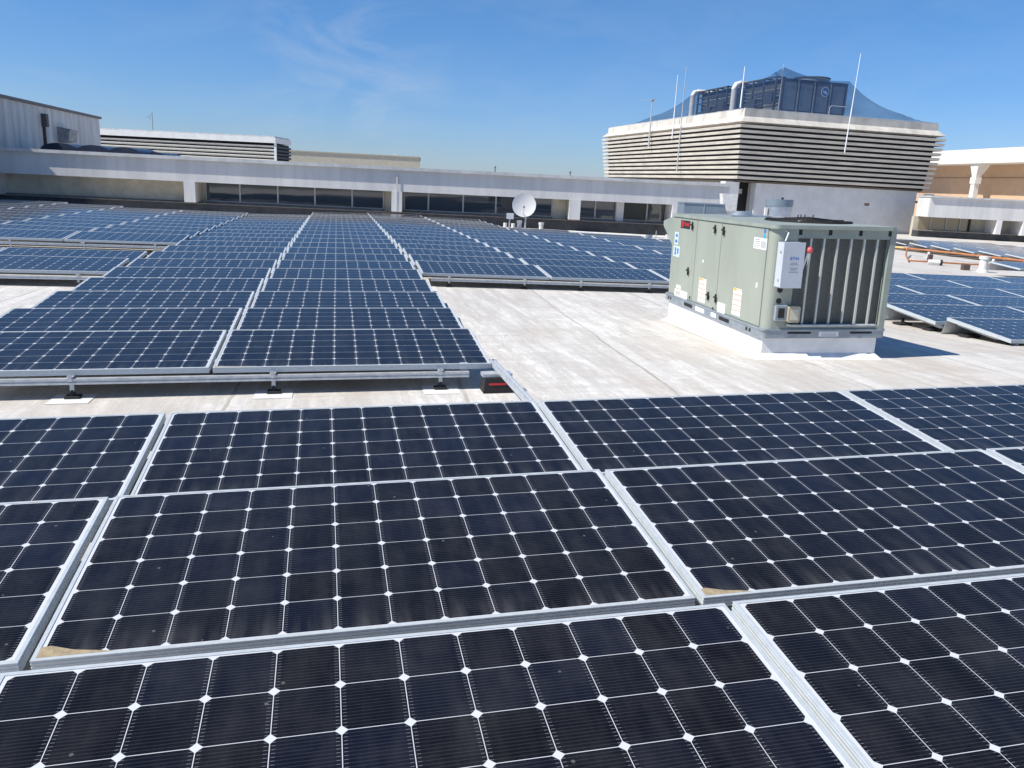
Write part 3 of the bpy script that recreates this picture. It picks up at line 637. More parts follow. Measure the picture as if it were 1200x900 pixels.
# electrical disconnect on the near corner
dc = link('disconnect_box', None, hv); dc['label'] = 'light grey electrical disconnect box with red-knobbed lever'
b = MB(); b.box(.037, .233, -.136, -.02, .455, .853, BOXW); b.box(.033, .237, -.141, -.1365, .451, .857, BOXW); b.box(.07, .2, -.0195, -.001, .5, .8, STEEL)
b.cyl((.0325, -.09, .77), (.028, -.09, .77), .010, GALV, 10); b.cyl((.0325, -.09, .52), (.028, -.09, .52), .010, GALV, 10); part('enclosure', b, dc)
FM = Matrix(((1, 0, 0, 0), (0, 0, -1, 0), (0, 1, 0, 0), (0, 0, 0, 1)))
textobj('E\u00b7T\u00b7N', .034, BLUE, dc, Matrix.Translation((.142, -.1418, .715)) @ FM, 'lettering', .0005, .001)
b = MB()
for i, (w_, z) in enumerate(((.06, .675), (.085, .66), (.075, .63), (.06, .615), (.09, .595))): b.box(.142-w_/2, .142+w_/2, -.1422, -.1412, z, z+.0035, GREY)
part('printed_lines', b, dc)
b = MB(); b.cyl((.25, -.10, .62), (.278, -.125, .77), .010, STK, 8); b.box(.238, .249, -.12, -.075, .60, .76, GALV); part('lever', b, dc)
b = MB(); b.ball((.285, -.13, .79), .030, mat('faded_red_knob', (.62, .10, .11), .45), 14, 8); part('knob', b, dc)
b = MB(); b.tube([(.10, -.03, .86), (.13, -.015, .93), (.09, .02, .975)], .009, GALV, 8); part('flexible_conduit', b, dc)
for z in (.418, .317):
    b = MB(); b.cyl((.11, .0, z), (.11, -.008, z), .026, BLK, 16); part('cable_grommet', b, hv)
b = MB(); b.box(.075, .175, -.045, -.001, .145, .275, STEEL); b.box(.095, .155, -.048, -.046, .165, .255, BLK); b.box(.068, .182, -.04, -.035, .138, .282, BOXW); part('outlet_box', b, hv, 'grey outlet box')
b = MB(); b.prism(rrect(.185, .30, .125, .275, .02), -.07, -.001, mat('tan_cover', (.42, .38, .27), .3), 'y'); b.box(.205, .28, -.074, -.071, .15, .25, mat('pale_cover', (.55, .52, .42), .3)); part('outlet_cover', b, hv, 'tan weatherproof outlet cover')
b = MB(); b.tube([(.2, -.02, .10), (.24, -.02, .092), (1.1, -.01, .092)], .012, GALV, 8); part('conduit', b, hv)
b = MB(); b.box(.54, .735, -.0205, -.0125, -.012, .034, STK)
for i in range(3): b.box(.56, .715, -.0212, -.0206, -.006+.012*i, -.002+.012*i, GREY)
part('base_label', b, hv)

# ------------------------------------------------------------------ clerestory wall behind the arrays
def frame_between(p0, p1):
    p0, p1 = Vector((p0[0], p0[1], 0)), Vector((p1[0], p1[1], 0)); ex = (p1-p0).normalized(); ez = Vector((0, 0, 1)); ey = ez.cross(ex)
    mm = Matrix((ex, ey, ez)).transposed().to_4x4(); mm.translation = p0; return mm, (p1-p0).length
# from the left corner (x=-19.2,y=30.5) to the tower (x=8.4,y=32.9)
WM, WL = frame_between((-19.2, 30.5), (8.3, 32.9))
def wx(px, s=None):
    """distance along the wall of a point given by world x"""
    return (px+19.2)/math.cos(math.atan2(2.4, 27.5))
cw = thing('clerestory_wall', 'long low grey clerestory wall with dark ribbon windows behind the arrays', 'wall', WM)
ZB, ZT = .98, 1.90
b = MB(); b.box(-4.5, WL, .02, 1.2, ZB, ZT-.06, BEAM); part('fascia', b, cw)
b = MB(); b.box(-4.6, WL+.02, -.10, 1.35, ZT-.058, ZT+.0, CAPM); b.box(-4.6, WL+.02, -.105, -.085, ZT-.12, ZT-.0585, CAPM)
part('coping', b, cw)
DEP = .95
for x0, x1 in ((wx(-12.80), wx(-12.38)), (wx(-5.02), wx(-4.62)), (wx(1.92), wx(2.36))):
    b = MB(); b.box(x0, x1, -.03, .30, .22, ZB+.005, BEAM); b.box(x0, x1, .301, DEP, .25, ZB-.002, BEIGE)
    b.box((x0+x1)/2-.03, (x0+x1)/2+.03, -.045, -.031, .22, 1.6, BEAM) if x0 > 10 and x0 < 16 else None
    part('pier', b, cw)
b = MB(); b.box(-4.5, WL, DEP, DEP+.25, -.9, ZB-.001, BEIGEW); part('back_wall', b, cw)
b = MB(); b.box(-.499, wx(6.04), .35, DEP-.002, -1.0, .165, FLASH); b.box(-.499, wx(6.04), .30, DEP-.003, .166, .195, SILL); part('base_flashing', b, cw)
b = MB(); b.box(-.498, wx(-12.8)-.01, DEP-.14, DEP-.006, .196, .235, SILL); part('ledge', b, cw)
b = MB(); b.box(-1.2, -.5, -.02, DEP-.001, -.8, ZB-.001, TBASE); part('left_return', b, cw)
def windows(x0, x1, mull, z0=.26, z1=None, gm=GLS):
    z1 = z1 or ZB-.004; f = link('window', None, cw)
    b = MB(); b.box(x0, x1, DEP-.05, DEP-.02, z0, z1, gm); part('pane', b, f)
    b = MB(); b.box(x0-.04, x1+.04, DEP-.11, DEP-.003, z0-.075, z0-.002, SILL); part('sill', b, f)
    b = MB()
    for x in mull: b.box(x-.03, x+.03, DEP-.085, DEP-.051, z0, z1, MULL)
    b.box(x0-.05, x0, DEP-.08, DEP-.002, z0, z1, MULL); b.box(x1, x1+.05, DEP-.08, DEP-.002, z0, z1, MULL); b.box(x0, x1, DEP-.08, DEP-.051, z0, z0+.03, MULL)
    part('frame', b, f)
windows(wx(-12.22), wx(-5.42), [wx(-10.95), wx(-9.5), wx(-8.07), wx(-6.62)])
windows(wx(-4.55), wx(1.32), [wx(-3.62), wx(-2.24), wx(-.93), wx(.35)])
windows(wx(2.46), wx(3.93), [wx(3.11)]); windows(wx(4.28), wx(6.0), [wx(5.25)], gm=glass_dark('olive_window_glass', (.06, .06, .045)))
b = MB(); b.box(wx(3.95), wx(4.26), DEP-.2, DEP-.06, .2, ZB-.004, TBASE); part('pilaster', b, cw)
b = MB(); b.box(wx(6.05), WL, -.03, DEP, -.8, ZB-.002, TBASE); part('end_pier', b, cw)
# low kerb running along the wall's foot, seen as a sunlit strip
for px, zz, s_ in ((-3.94+2.9, 1.90, .12), (1.95, 1.9, .09)):
    b = MB(); b.cyl((0, 0, 0), (0, 0, s_*1.5), .03, GREY, 8); b.ball((0, 0, s_*1.6), .05, GREY)
    tag(part('roof_finial', b, None, mtx=WM @ Matrix.Translation((wx(px), .6, ZT+.001))), 'tiny grey fitting on the wall coping, %s one' % ('left' if s_ > .1 else 'right'), 'fitting')

# low dome skylights behind the parapet
for i, (x, r_, h_) in enumerate(((-19.15, .78, .30), (-17.75, .70, .28), (-16.45, .66, .26), (-15.75, .45, .14))):
    y = 35 if i < 3 else 36.2
    b = MB(); n = 18; prof = [(r_*math.cos(math.pi*k/n), h_*math.sin(math.pi*k/n)) for k in range(n+1)]
    b.prism(prof, -.9, .9, DOME, 'y', True); b.box(-r_-.05, r_+.05, -.95, .95, -.35, -.001, DOME)
    tag(part('dome_skylight', b, None, mtx=Matrix.Translation((x, y, 1.93))), 'dark arched skylight above the parapet, %s from the left' % ORD[i+1], 'skylight', 'arched skylights on the far roof')
b = MB(); b.box(-26, 7.5, 34.2, 40, 1.35, 1.5, ROOF); b2 = struct('upper_roof', b)

# ------------------------------------------------------------------ stained building at far left
LMx, LLen = frame_between((-19.9, 29.5), (-22.95, 45.0))
lb = thing('side_building', 'tall grey metal-clad building with rain stains at the left edge', 'building', LMx)
b = MB(); b.box(-6, LLen, -.0, 6.0, -.9, 3.80, LEFTW)
part('wall', b, lb)
LEFTW.node_tree.nodes  # ribs run with object y; cladding faces x
b = MB(); b.box(-6.1, LLen+.06, -.12, 6.1, 3.802, 3.92, mat('dark_roof_edge', (.16, .14, .14), .6, 0, .2, 4)); part('roof_edge', b, lb)
b = MB(); b.box(7.5, 7.62, -.10, -.002, 1.6, 3.45, BROWN); b.box(7.42, 7.70, -.22, -.003, 2.95, 3.5, mat('rusty_leader', (.12, .10, .10), .7)); part('downpipe', b, lb)
b = MB(); b.add([(9.3, -.002, 3.05), (10.4, -.002, 3.05), (10.4, -.55, 2.95), (9.3, -.55, 2.95), (9.3, -.002, 2.35), (10.4, -.002, 2.35), (10.4, -.45, 2.42), (9.3, -.45, 2.42)],
    [(0, 1, 2, 3), (7, 6, 5, 4), (0, 4, 5, 1), (1, 5, 6, 2), (2, 6, 7, 3), (3, 7, 4, 0)], mat('hood_paint', (.35, .34, .33), .6, 0, .4, 5)); part('exhaust_hood', b, lb)

# ------------------------------------------------------------------ louvred penthouse at left
lv = thing('louvred_penthouse', 'long low white louvred rooftop enclosure right of the stained building', 'enclosure', loc=(-18.0, 60, 0), rz=R(-1.0))
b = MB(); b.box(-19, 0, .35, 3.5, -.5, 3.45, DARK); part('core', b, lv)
b = MB(); b.box(-19.2, .12, -.12, 3.7, 3.50, 3.88, LVW); b.box(-19.1, .02, -.02, 3.6, 3.881, 3.98, CAPM); part('fascia', b, lv)
b = MB()
for k in range(9):
    z = 3.30-.245*k; b.add([(-19.1, .22, z-.13), (0.05, .22, z-.13), (.1, .0, z), (-19.1, .0, z), (-19.1, .24, z-.10), (0.05, .24, z-.10), (.1, .04, z+.02), (-19.1, .04, z+.02)],
        [(0, 1, 2, 3), (7, 6, 5, 4), (0, 4, 5, 1), (1, 5, 6, 2), (2, 6, 7, 3), (3, 7, 4, 0)], LVW)
    b.box(.02, .14, .3, 3.6, z-.13, z, CTD)  # side slats coloured dark: the shade of that side is in the colour
b.box(-.02, .13, -.03, .12, 1.2, 3.5, LVW)
part('louvres', b, lv)
b = MB(); b.cyl((0, 0, 0), (0, 0, 1.25), .025, GREY, 6); b.cyl((-.5, 0, .85), (.0, 0, 1.1), .015, GREY, 5); b.cyl((-.3, 0, 1.0), (-.1, 0, .75), .015, GREY, 5)
tag(part('antenna', b, None, mtx=Matrix.Translation((-27.2, 61, 4.03))), 'thin grey antenna standing on the long louvred enclosure', 'antenna')
# beige building
bb = thing('beige_building', 'plain beige building behind the wall, right of the louvred enclosure', 'building', loc=(-9.97, 80, 0), rz=R(7))
b = MB(); b.box(-28, 0, 0, 14, -6, 3.46, BEIGE); part('wall', b, bb)
b = MB(); b.box(-28.1, .08, -.08, 14.1, 3.462, 3.56, mat('beige_coping', (.42, .39, .32), .7)); b.box(-2.6, -2.2, 1, 1.4, 3.561, 3.78, PAD); part('coping', b, bb)

# ------------------------------------------------------------------ cooling tower enclosure
A_, B_, C_, D_ = Vector((13.0, 50.0)), Vector((7.14, 71.0)), Vector((20.4, 74.6)), Vector((26.3, 53.6))
cen = (A_+B_+C_+D_)/4
def off(poly, d):
    """offset a quad outward by d"""
    n = len(poly); out_ = []
    for i in range(n):
        p_, q_, r_ = poly[i-1], poly[i], poly[(i+1) % n]
        e1 = (q_-p_).normalized(); e2 = (r_-q_).normalized()
        n1 = Vector((-e1.y, e1.x)); n2 = Vector((-e2.y, e2.x))
        if n1.dot(q_-cen) < 0: n1 = -n1
        if n2.dot(q_-cen) < 0: n2 = -n2
        bis = (n1+n2).normalized(); out_.append(q_ + bis*(d/bis.dot(n1)))
    return out_
quad = [A_, D_, C_, B_]
tw = thing('cooling_tower_enclosure', 'huge flared enclosure of beige louvres on a white base', 'enclosure', loc=(13.0, 50.0, 0))
TO = Matrix.Translation((-13.0, -50.0, 0))
def ringprism(b_, d0, z0, d1, z1, m_, th=.0):
    p0, p1 = off(quad, d0), off(quad, d1)
    vs = [(p_.x-13, p_.y-50, z0) for p_ in p0] + [(p_.x-13, p_.y-50, z1) for p_ in p1]
    b_.add(vs, [(i, (i+1) % 4, 4+(i+1) % 4, 4+i) for i in range(4)] + [(3, 2, 1, 0), (4, 5, 6, 7)], m_)
b = MB(); ringprism(b, .02, 6.02, .02, 6.42, TWF); ringprism(b, -.05, 6.421, -.05, 6.50, CAPM); part('upper_fascia', b, tw)
b = MB(); ringprism(b, .05, 5.62, .40, 5.70, TWF); ringprism(b, .40, 5.701, .03, 6.019, TWF); part('lower_fascia', b, tw)
b = MB(); ringprism(b, -.22, 2.3, .0, 5.6, DARK); part('screen_core', b, tw)
NB = 11; zt, zb_ = 5.60, 2.36; pit = (zt-zb_)/NB
b = MB()
for k in range(NB):
    z1 = zt-pit*k-.09; z0 = z1-pit*.49; o0 = .42-.032*k
    p1, p0, p2 = off(quad, o0), off(quad, o0-.05), off(quad, o0-.10)
    V = lambda ps, z: [(p_.x-13, p_.y-50, z) for p_ in ps]
    vs = V(p0, z0) + V(p1, z1) + V(p1, z1+.015) + V(p2, z1+.03)
    fs = []
    for L0 in (0, 4, 8): fs += [(L0+i, L0+(i+1) % 4, L0+4+(i+1) % 4, L0+4+i) for i in range(4)]
    b.add(vs, fs, TWB)
part('louvre_blades', b, tw)
b = MB(); ringprism(b, -.3, 2.24, -.15, 2.34, mat('brown_stained_edge', (.10, .085, .07), .7, 0, .3, 2)); part('lower_edge', b, tw)
b = MB()
bs = off(quad, -.35); q0_, q1_ = bs[0], bs[1]; e_ = (q1_-q0_).normalized()
def basewall(s0, s1, z0, z1, m_, dd=0, th=.6, nm='base_wall'):
    b = MB(); n_ = Vector((-e_.y, e_.x)); p_ = [q0_+e_*s0+n_*dd, q0_+e_*s1+n_*dd, q0_+e_*s1+n_*(dd+th), q0_+e_*s0+n_*(dd+th)]
    b.prism([(v.x-13, v.y-50) for v in p_], z0, z1, m_); return part(nm, b, tw)
basewall(1.18, 12.95, -2.5, 2.238, TBASE); basewall(-.95, .0, -2.5, 2.238, TBASE, -.05); basewall(.0, 1.18, -2.5, 2.238, DARK, .9, .2, 'doorway')
basewall(.25, .75, 1.55, 1.85, mat('door_poster', (.55, .50, .38), .7), .85, .04, 'door_sign')
b = MB(); ps = off(quad, -.6); b.prism([(p_.x-13, p_.y-50) for p_ in (ps[1], ps[2], ps[3], ps[0]+Vector((-.4, 3)))], -2.5, 2.237, TBASE); part('rear_base', b, tw)
b = MB(); b.box(7.95, 8.2, .1, .28, 1.2, 1.36, BROWN); part('wall_fitting', b, tw)
b = MB(); ringprism(b, -.3, 5.9, -.3, 5.98, CAPM); part('tower_deck', b, tw)

eu = (B_-A_).normalized(); ev = (D_-A_).normalized()
def tframe(x, y, z):
    mm = Matrix(((ev.x, eu.x, 0), (ev.y, eu.y, 0), (0, 0, 1))).to_4x4(); mm.translation = (x, y, z); return mm
def ctower(x, y, z, W_, L_, H_, label, logo):
    t_ = thing('cooling_unit', label, 'cooling unit', tframe(x, y, z), group='cooling units under the netting')
    b = MB(); b.box(.32, W_, 0, L_, 0, H_-.15, CTB); b.box(0, .3, 0, .05, 0, H_-.1, CTB); b.box(0, .3, L_-.05, L_, 0, H_-.1, CTB); b.box(0, W_, -.001, L_, H_-.149, H_-.10, CTB)
    part('casing', b, t_)
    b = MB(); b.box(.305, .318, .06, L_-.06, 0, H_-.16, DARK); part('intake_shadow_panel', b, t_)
    b = MB()
    for k in range(5): x_ = .04+(W_-.08)*k/4; b.box(x_-.035, x_+.035, -.06, -.003, .0, H_-.12, STEEL if k in (1, 2, 3) else CTB)
    b.box(0, W_, -.07, -.061, H_-.16, H_-.09, CTB); part('panel_seams', b, t_)
    for k in range(4):
        b = MB(); x_ = .04+(W_-.08)*(k+.5)/4; b.box(x_-.45, x_+.45, -.02, -.002, .12, H_-.3, DUCTG); part('casing_panel', b, t_)
    b = MB()
    for k in range(7):
        z_ = .12+k*(H_-.5)/7
        b.add([(.28, .08, z_), (.28, L_-.08, z_), (.02, L_-.08, z_+.15), (.02, .08, z_+.15), (.28, .08, z_+.03), (.28, L_-.08, z_+.03), (.02, L_-.08, z_+.18), (.02, .08, z_+.18)], [(0, 1, 2, 3), (7, 6, 5, 4), (0, 4, 5, 1), (1, 5, 6, 2), (2, 6, 7, 3), (3, 7, 4, 0)], BAR)
    part('intake_louvres', b, t_)
    b = MB()
    for v in (.1, L_*.33, L_*.62, L_-.1): b.box(-.42, -.32, v-.06, v+.06, 0, H_+.02, CTD)
    for z_ in (.5, 1.15, 1.6, H_-.08): b.box(-.43, -.31, .0, L_, z_, z_+.08, CTD)
    for v in (.1, L_*.33, L_*.62, L_-.1): b.box(-.32, .3, v-.05, v+.05, H_-.07, H_, CTD)
    b.box(-.40, -.10, .4, L_*.3, .55, 1.1, CTD); b.box(-.45, -.3, L_*.5, L_*.75, .1, .9, CTD); part('service_frame', b, t_)
    cxf = W_*.64; b = MB(); b.cyl((cxf, 1.5, H_-.10), (cxf, 1.5, H_+.22), 1.15, STEEL, 32); b.cyl((cxf, 1.5, H_+.221), (cxf, 1.5, H_+.27), 1.22, CTB, 32); part('fan_stack', b, t_)
    if logo:
        lx = W_*.655; e = MB(); e.cyl((lx, -.072, 1.42), (lx, -.085, 1.42), .31, STK, 28); e.cyl((lx, -.086, 1.42), (lx, -.092, 1.42), .27, BLUE, 28)
        e.prism([(lx-.2, 1.5), (lx-.05, 1.42), (lx+.02, 1.50), (lx+.13, 1.33), (lx+.2, 1.28), (lx+.06, 1.27), (lx-.06, 1.35), (lx-.13, 1.38)], -.1, -.093, STK, 'y')
        part('emblem', e, t_, 'round blue emblem with a white figure')
    b = MB(); b.tube([(-.75, L_+.1, -.9), (-.75, L_+.1, H_-.35), (-.62, L_+.1, H_-.10), (-.3, L_+.1, H_), (.8, L_+.1, H_)], .2, PIPEW, 14); part('riser_pipe', b, t_)
    b = MB(); b.tube([(W_*.72, -.35, 0), (W_*.72, -.35, .45), (W_*.72+.12, -.35, .55), (W_*.98, -.35, .55)], .025, STK, 6); part('handrail', b, t_)
    return t_
ctower(16.78, 56.0, 7.0, 5.0, 4.7, 2.15, 'nearer blue-grey cooling unit with a round blue emblem', True)
ctower(15.08, 62.1, 7.0, 5.0, 4.7, 2.15, 'farther cooling unit half hidden behind the nearer one', False)
for (x, y, nm) in ((16.78, 56.0, 'nearer'), (15.08, 62.1, 'farther')):
    g_ = thing('support_beam', 'dark steel beams under the %s cooling unit' % nm, 'steel beams', tframe(x, y, 5.985))
    for v in (.4, 4.3): b = MB(); b.box(-.45, 5.0, v-.15, v+.15, 0, 1.012, CTD); part('beam', b, g_)

# bird netting draped over the units
seg = [((16.6, 55.4, 9.78), (21.5, 56.9, 9.25)), ((16.6, 55.4, 9.78), (15.2, 60.6, 9.4)), ((16.6, 57, 9.6), (20.4, 61.5, 9.35)), ((15.2, 60.6, 9.4), (13.3, 66.6, 9.3)), ((13.3, 66.6, 9.3), (18.2, 68.0, 9.3)), ((16.6, 60, 9.5), (16, 66, 9.4))]
def nh(p_):
    h_ = 0
    for a, c2_ in seg:
        a, c2_ = Vector(a), Vector(c2_); d = (c2_-a).xy; t_ = max(0, min(1, (p_-a.xy).dot(d)/d.length_squared)); q_ = a.xy+d*t_
        z_ = a.z+(c2_.z-a.z)*t_ - 6.5 - .35*math.sin(math.pi*t_); r_ = (p_-q_).length
        h_ = max(h_, z_*(math.exp(-r_/2.5)-.012*r_))
    return h_
NU, NV = 44, 60; vs = []
for j in range(NV+1):
    for i in range(NU+1):
        s_, t2 = i/NU, j/NV; p_ = (A_*(1-s_)+D_*s_)*(1-t2) + (B_*(1-s_)+C_*s_)*t2
        h_ = nh(p_)
        ed = min(s_*12, (1-s_)*12, t2*21, (1-t2)*21); h_ = max(0, h_)*min(1, ed/1.2)
        vs.append((p_.x-13, p_.y-50, 6.51+h_))
b = MB(); b.add(vs, [(j*(NU+1)+i, j*(NU+1)+i+1, (j+1)*(NU+1)+i+1, (j+1)*(NU+1)+i) for j in range(NV) for i in range(NU)], NET, True)
tag(part('bird_netting', b, None, mtx=Matrix.Translation((13, 50, 0))), 'sheer blue netting draped like a tent over the cooling units', 'netting')
def pole(x, y, z0, z1, r_, label, name='whip_antenna', tilt=(0, 0), m_=STK, extra=None):
    b = MB(); b.cyl((0, 0, 0), (tilt[0]*.45, tilt[1], (z1-z0)*.45), r_*1.25, m_, 8); b.cyl((tilt[0]*.45, tilt[1], (z1-z0)*.45), (tilt[0], tilt[1], z1-z0), r_, m_, 8, r_*.6)
    if extra: extra(b, z1-z0)
    tag(part(name, b, None, mtx=Matrix.Translation((x, y, z0))), label, 'antenna', 'antennas on the cooling tower enclosure')
pole(19.0, 49.45, 4.2, 9.7, .028, 'tall white whip antenna on the front of the tower enclosure', tilt=(.12, 0), m_=STK)
pole(10.6, 57.0, 2.8, 9.6, .035, 'thin grey whip antenna on the left side of the enclosure, taller of a pair', m_=GALV)
pole(10.25, 58.0, 5.0, 9.2, .03, 'thin white whip antenna, shorter of the pair on the left side', m_=STK)
pole(12.75, 50.2, 6.5, 8.8, .035, 'short white mast at the near corner of the enclosure', m_=STK)
pole(16.5, 55.2, 6.0, 9.8, .03, 'slim pole carrying the netting peak', name='net_pole', m_=GALV)
def tee(b_, h_): b_.cyl((-.9, 0, h_-.1), (.5, 0, h_-.1), .015, GALV, 6); b_.ball((0, 0, h_-.1), .1, GREY)
pole(9.2, 61.5, 4.6, 7.95, .05, 'mast with a thin crossbar at the far left of the enclosure', m_=GALV, extra=tee)

# ------------------------------------------------------------------ right-hand wall and building
rw = thing('right_wall', 'grey fascia wall with an amber window right of the tower base', 'wall', loc=(24.6, 49.6, 0), rz=R(-1))
b = MB(); b.box(0, 12, 0, 1.6, .73, 1.90, BEAM); part('fascia', b, rw)
b = MB(); b.box(-.05, 12, -.15, 1.8, 1.902, 1.97, CAPM); b.box(.6, 12, 3.0, 3.06, 1.97, 2.02, CAPM); part('coping', b, rw)
b = MB(); b.box(-.2, 12, 1.3, 1.6, -3, .728, BEIGE); part('back_wall', b, rw)
f = link('window', None, rw); b = MB(); b.box(.1, 3.15, 1.22, 1.26, -.05, .727, GLSY); part('pane', b, f)
b = MB()
for x in (.8, 1.75, 2.6): b.box(x-.03, x+.03, 1.17, 1.219, -.05, .727, MULL)
b.box(3.15, 3.22, 1.1, 1.29, -.05, .727, CTD); part('mullions', b, f)
b = MB(); b.box(4.2, 4.5, -.02, 1.299, -.1, .726, TBASE); b.box(5.75, 6.2, -.02, 1.299, -.1, .726, TBASE); b.box(7.5, 9.0, -.02, 1.299, -.1, .726, TBASE); part('piers', b, rw)
b = MB(); b.box(-.2, 12, .5, 1.298, -3, -.12, FLASH); b.box(-.2, 12, .4, 1.297, -.119, -.06, SILL); part('base_flashing', b, rw)
b = MB(); b.box(0, .9, 0, .6, 0, .38, CYL); b.box(.05, .5, .05, .5, .381, .46, CYL); tag(part('roof_box', b, None, mtx=Matrix.Translation((26.0, 53.0, 1.66))), 'small grey metal box on the roof in front of the peach building', 'equipment box')
b = MB(); b.box(26.2, 42, 51.3, 70, 1.5, 1.65, ROOF); struct('upper_roof', b)
RM, RL_ = frame_between((34.5, 73.0), (37.5, 52.0))
pb_ = thing('peach_building', 'peach building with a deep cream roof fascia and white columns at right', 'building', RM)
b = MB(); b.box(-2, RL_+12, -.6, 8.0, 4.72, 5.78, FASC); part('fascia', b, pb_)
b = MB(); b.box(-2, RL_+12, 1.4, 8, -6, 4.718, PEACH); b.box(-2, RL_+12, 1.36, 1.399, 3.70, 3.74, mat('painted_shadow_line', (.30, .2, .13), .8)); part('wall', b, pb_)  # thin raised strip in darkened peach, a shadow line put into the colour
for s_ in (8.0, 14.6):
    b = MB(); b.box(s_-.22, s_+.22, -.30, .1, .5, 3.7, FASC); b.box(s_-.3, s_+.3, -.36, .16, 3.2, 3.68, FASC); b.add([(s_-.22, -.30, 3.70), (s_+.22, -.30, 3.70), (s_+.22, .1, 3.70), (s_-.22, .1, 3.70), (s_-.5, -.45, 4.715), (s_+.5, -.45, 4.715), (s_+.5, .6, 4.715), (s_-.5, .6, 4.715)],
        [(3, 2, 1, 0), (4, 5, 6, 7), (0, 1, 5, 4), (1, 2, 6, 5), (2, 3, 7, 6), (3, 0, 4, 7)], FASC); part('column', b, pb_)

# ------------------------------------------------------------------ small things on the far roof
def vent(X, Y, r_, h_, label, m_=PIPEW, cap=True, name='pipe_vent', group='pipe vents on the far roof'):
    z = roofw(X, Y)-.02; b = MB(); b.cyl((0, 0, 0), (0, 0, .1), r_*1.45, m_, 14, r_*1.1); b.cyl((0, 0, .1), (0, 0, h_), r_, m_, 14)
    o = thing(name, label, 'pipe vent', loc=(X, Y, z), group=group); part('pipe', b, o)
    if cap: b = MB(); b.cyl((0, 0, h_-.05), (0, 0, h_+.03), r_*1.25, m_, 14); part('cap', b, o)
vent(-.02, 30.0, .08, .36, 'white capped vent right below the satellite dish')
vent(.80, 30.4, .08, .32, 'white capped vent standing alone right of the dish')
vent(-.25, 30.6, .07, .25, 'short white vent left of the dish pole, right of two', cap=False)
vent(-.55, 30.7, .07, .25, 'short white vent left of the dish pole, left of two', cap=False)
vent(3.93, 24.6, .085, .36, 'grey capped vent beside the small array', CYL)
vent(12.76, 22.2, .11, .42, 'wide white vent among the orange pipes', PIPEW)
b = MB(); b.cyl((0, 0, 0), (0, 0, .16), .07, COPPER, 10); b.cyl((0, 0, .16), (0, 0, .5), .012, GALV, 6)
tag(part('roof_marker', b, None, mtx=Matrix.Translation((4.15, 24.7, roofw(4.15, 24.7)))), 'small orange fitting with a thin rod beside the grey vent', 'fitting')
# satellite dish
dz = roofw(.12, 29.6)
ds = thing('satellite_dish', 'white round satellite dish in front of the dark windows', 'satellite dish', loc=(.12, 29.6, dz))
b = MB(); b.cyl((.08, .1, 0), (.08, .1, .72), .03, GALV, 10); b.box(-.2, .35, -.1, .4, 0, .06, GALV); part('mast', b, ds)
b = MB(); nr, na = 6, 28; vs = [(0, 0, 0)]; fs = []
for i in range(1, nr+1):
    rr = .43*i/nr
    for k in range(na): a_ = 2*math.pi*k/na; vs.append((rr*math.cos(a_), rr*math.sin(a_), .42*rr*rr))
for k in range(na): fs.append((0, 1+k, 1+(k+1) % na))
for i in range(nr-1):
    for k in range(na): fs.append((1+i*na+k, 1+(i+1)*na+k, 1+(i+1)*na+(k+1) % na, 1+i*na+(k+1) % na))
b.add(vs, fs, DISH, True); n0 = len(vs); b.add([(x, y, z-.012) for x, y, z in vs], [tuple(reversed(f_)) for f_ in fs], DISH, True)
part('reflector', b, ds, mtx=Matrix.Translation((0, -.02, .93)) @ Matrix.Rotation(R(78), 4, 'X') @ Matrix.Rotation(0, 4, 'Y'))
b = MB(); b.tube([(-.05, -.02, .6), (0, -.35, .72), (0, -.42, .9)], .012, GALV, 6); b.cyl((0, -.40, .9), (0, -.52, .88), .035, GREY, 10); part('feed_arm', b, ds)
b = MB(); b.box(-.62, -.36, .1, .35, .42, .62, BOXW); b.cyl((-.5, .22, 0), (-.5, .22, .42), .025, GALV, 8)
tag(part('junction_box', b, None, mtx=Matrix.Translation((.12, 29.6, dz))), 'small pale junction box on a post left of the dish', 'junction box')
# conduit along the wall foot
b = MB(); z = roofw(4.5, 30.3)
b.tube([(-2.4, .35, .12), (0.2, .1, .10), (2.6, -.2, .12), (3.5, -.25, .12)], .035, PIPEW, 8); b.box(1.0, 1.35, -.2, .1, .0, .2, PIPEW); b.box(1.6, 1.7, -.2, 0, 0, .16, BLK)
tag(part('conduit', b, None, mtx=Matrix.Translation((4.3, 29.4, z))), 'pale pipe run with a fitting along the foot of the wall', 'pipe')
# equipment behind the air handler
z = roofw(6.9, 29)
g_ = thing('duct_box', 'blue-grey sheet metal duct box behind the green unit', 'duct', loc=(5.5, 27.6, z))
b = MB(); b.box(0, 1.35, 0, 1.2, .2, 1.36, DUCTG); b.box(-.02, 1.37, -.02, 1.22, 1.361, 1.40, DUCTG); b.box(.66, .69, -.015, -.001, .2, 1.36, CYL); part('casing', b, g_)
b = MB(); b.add([(1.352, 0, 1.36), (1.55, 0, .9), (1.55, 1.2, .9), (1.352, 1.2, 1.36), (1.352, 0, .5), (1.352, 1.2, .5)], [(0, 1, 2, 3), (0, 4, 1), (3, 2, 5), (1, 4, 5, 2)], DUCTG); b.box(.1, 1.25, .1, 1.1, -.4, .2, STEEL); part('transition', b, g_)
z = roofw(8.3, 30)
g_ = thing('exhaust_hood', 'white angular exhaust hood left of the tower doorway', 'exhaust hood', loc=(7.45, 30.0, z+.15))
b = MB(); b.prism([(-.02, 1.0), (.42, 1.0), (.45, 1.62), (-.12, 1.62)], 0, .5, PIPEW, 'y'); part('hood', b, g_)
b = MB(); b.cyl((.2, .25, -.1), (.2, .25, 1.0), .14, PIPEW, 14); part('stack', b, g_)
z = roofw(8.6, 25.5)
g_ = thing('exhaust_duct', 'round silver exhaust duct standing behind the green unit', 'exhaust duct', loc=(7.85, 25.0, z+.19))
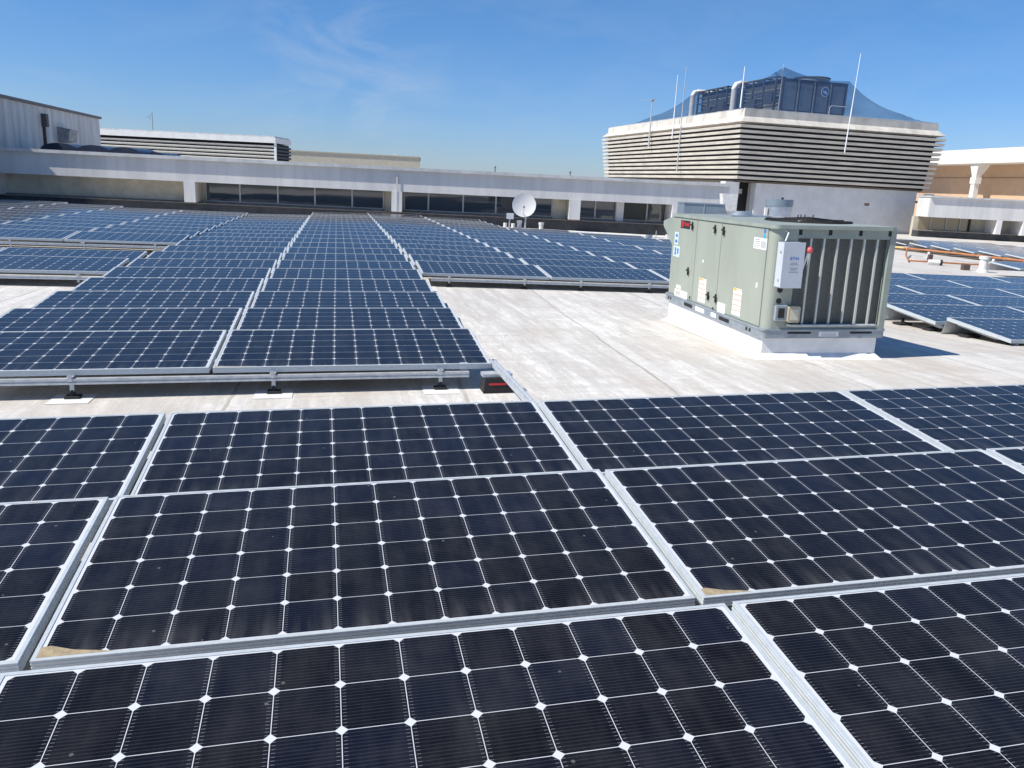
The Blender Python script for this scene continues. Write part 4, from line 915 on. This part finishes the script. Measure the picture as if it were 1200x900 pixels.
b = MB(); b.cyl((0, 0, -.1), (0, 0, 1.25), .39, CYL, 28); part('duct', b, g_)
b = MB(); b.cyl((0, 0, 1.251), (0, 0, 1.46), .405, DUCTG, 28); b.cyl((.05, -.1, 1.46), (.05, -.1, 1.52), .04, BLK, 8); part('collar', b, g_)
b = MB(); b.box(-.46, -.38, -.2, -.1, .95, 1.2, PIPEW); part('bracket', b, g_)
# orange pipes
def wz(x, y, h_): return (x, y, roofw(x, y)+h_)
g_ = thing('gas_pipe', 'long orange pipe loop crossing the white roof at right', 'pipe')
P1 = wz(13.68, 28.9, .24)
b = MB(); b.tube([wz(12.9, 29.6, .24), P1], .032, COPPERY, 10); part('yellow_end', b, g_)
b = MB(); b.tube([P1, wz(14.4, 27.4, .25), wz(15.1, 25.4, .25), wz(15.5, 24.2, .25)], .032, COPPER, 10); part('upper_run', b, g_)
b = MB(); b.tube([wz(13.72, 28.7, .24), wz(12.7, 26.6, .12), wz(11.85, 24.6, .06), wz(13.7, 24.5, .06), wz(15.2, 24.35, .12), wz(15.6, 24.0, .2)], .026, COPPER, 10); part('lower_run', b, g_)
for k, (x, y) in enumerate(((14.15, 28.0), (15.0, 25.6))):
    b = MB(); b.cyl(wz(x, y, 0), wz(x, y, .2), .045, PIPEW, 8); b.box(x-.1, x+.1, y-.08, y+.08, roofw(x, y)+.002, roofw(x, y)+.03, PIPEW); part('support', b, g_)
b = MB(); b.cyl((-.3, 0, .09), (0, -.1, .09), .07, PIPEW, 12); b.cyl((.001, -.1, .09), (.06, -.12, .09), .085, BLK, 12)
tag(part('drain_outlet', b, None, mtx=Matrix.Translation(wz(12.5, 24.1, 0))), 'white stub pipe with a black open end on the roof', 'pipe')
b = MB(); b.box(-.09, .09, -.08, .08, 0, .16, BROWN); tag(part('wood_block', b, None, mtx=Matrix.Translation(wz(12.5, 22.6, 0))), 'small brown block on the roof left of the wide vent', 'block')
b = MB(); b.box(-.06, .06, -.06, .06, 0, .2, BROWN); tag(part('wood_block', b, None, mtx=Matrix.Translation(wz(13.3, 26.2, 0))), 'small brown block under the orange pipe', 'block')
print('panels', npan)
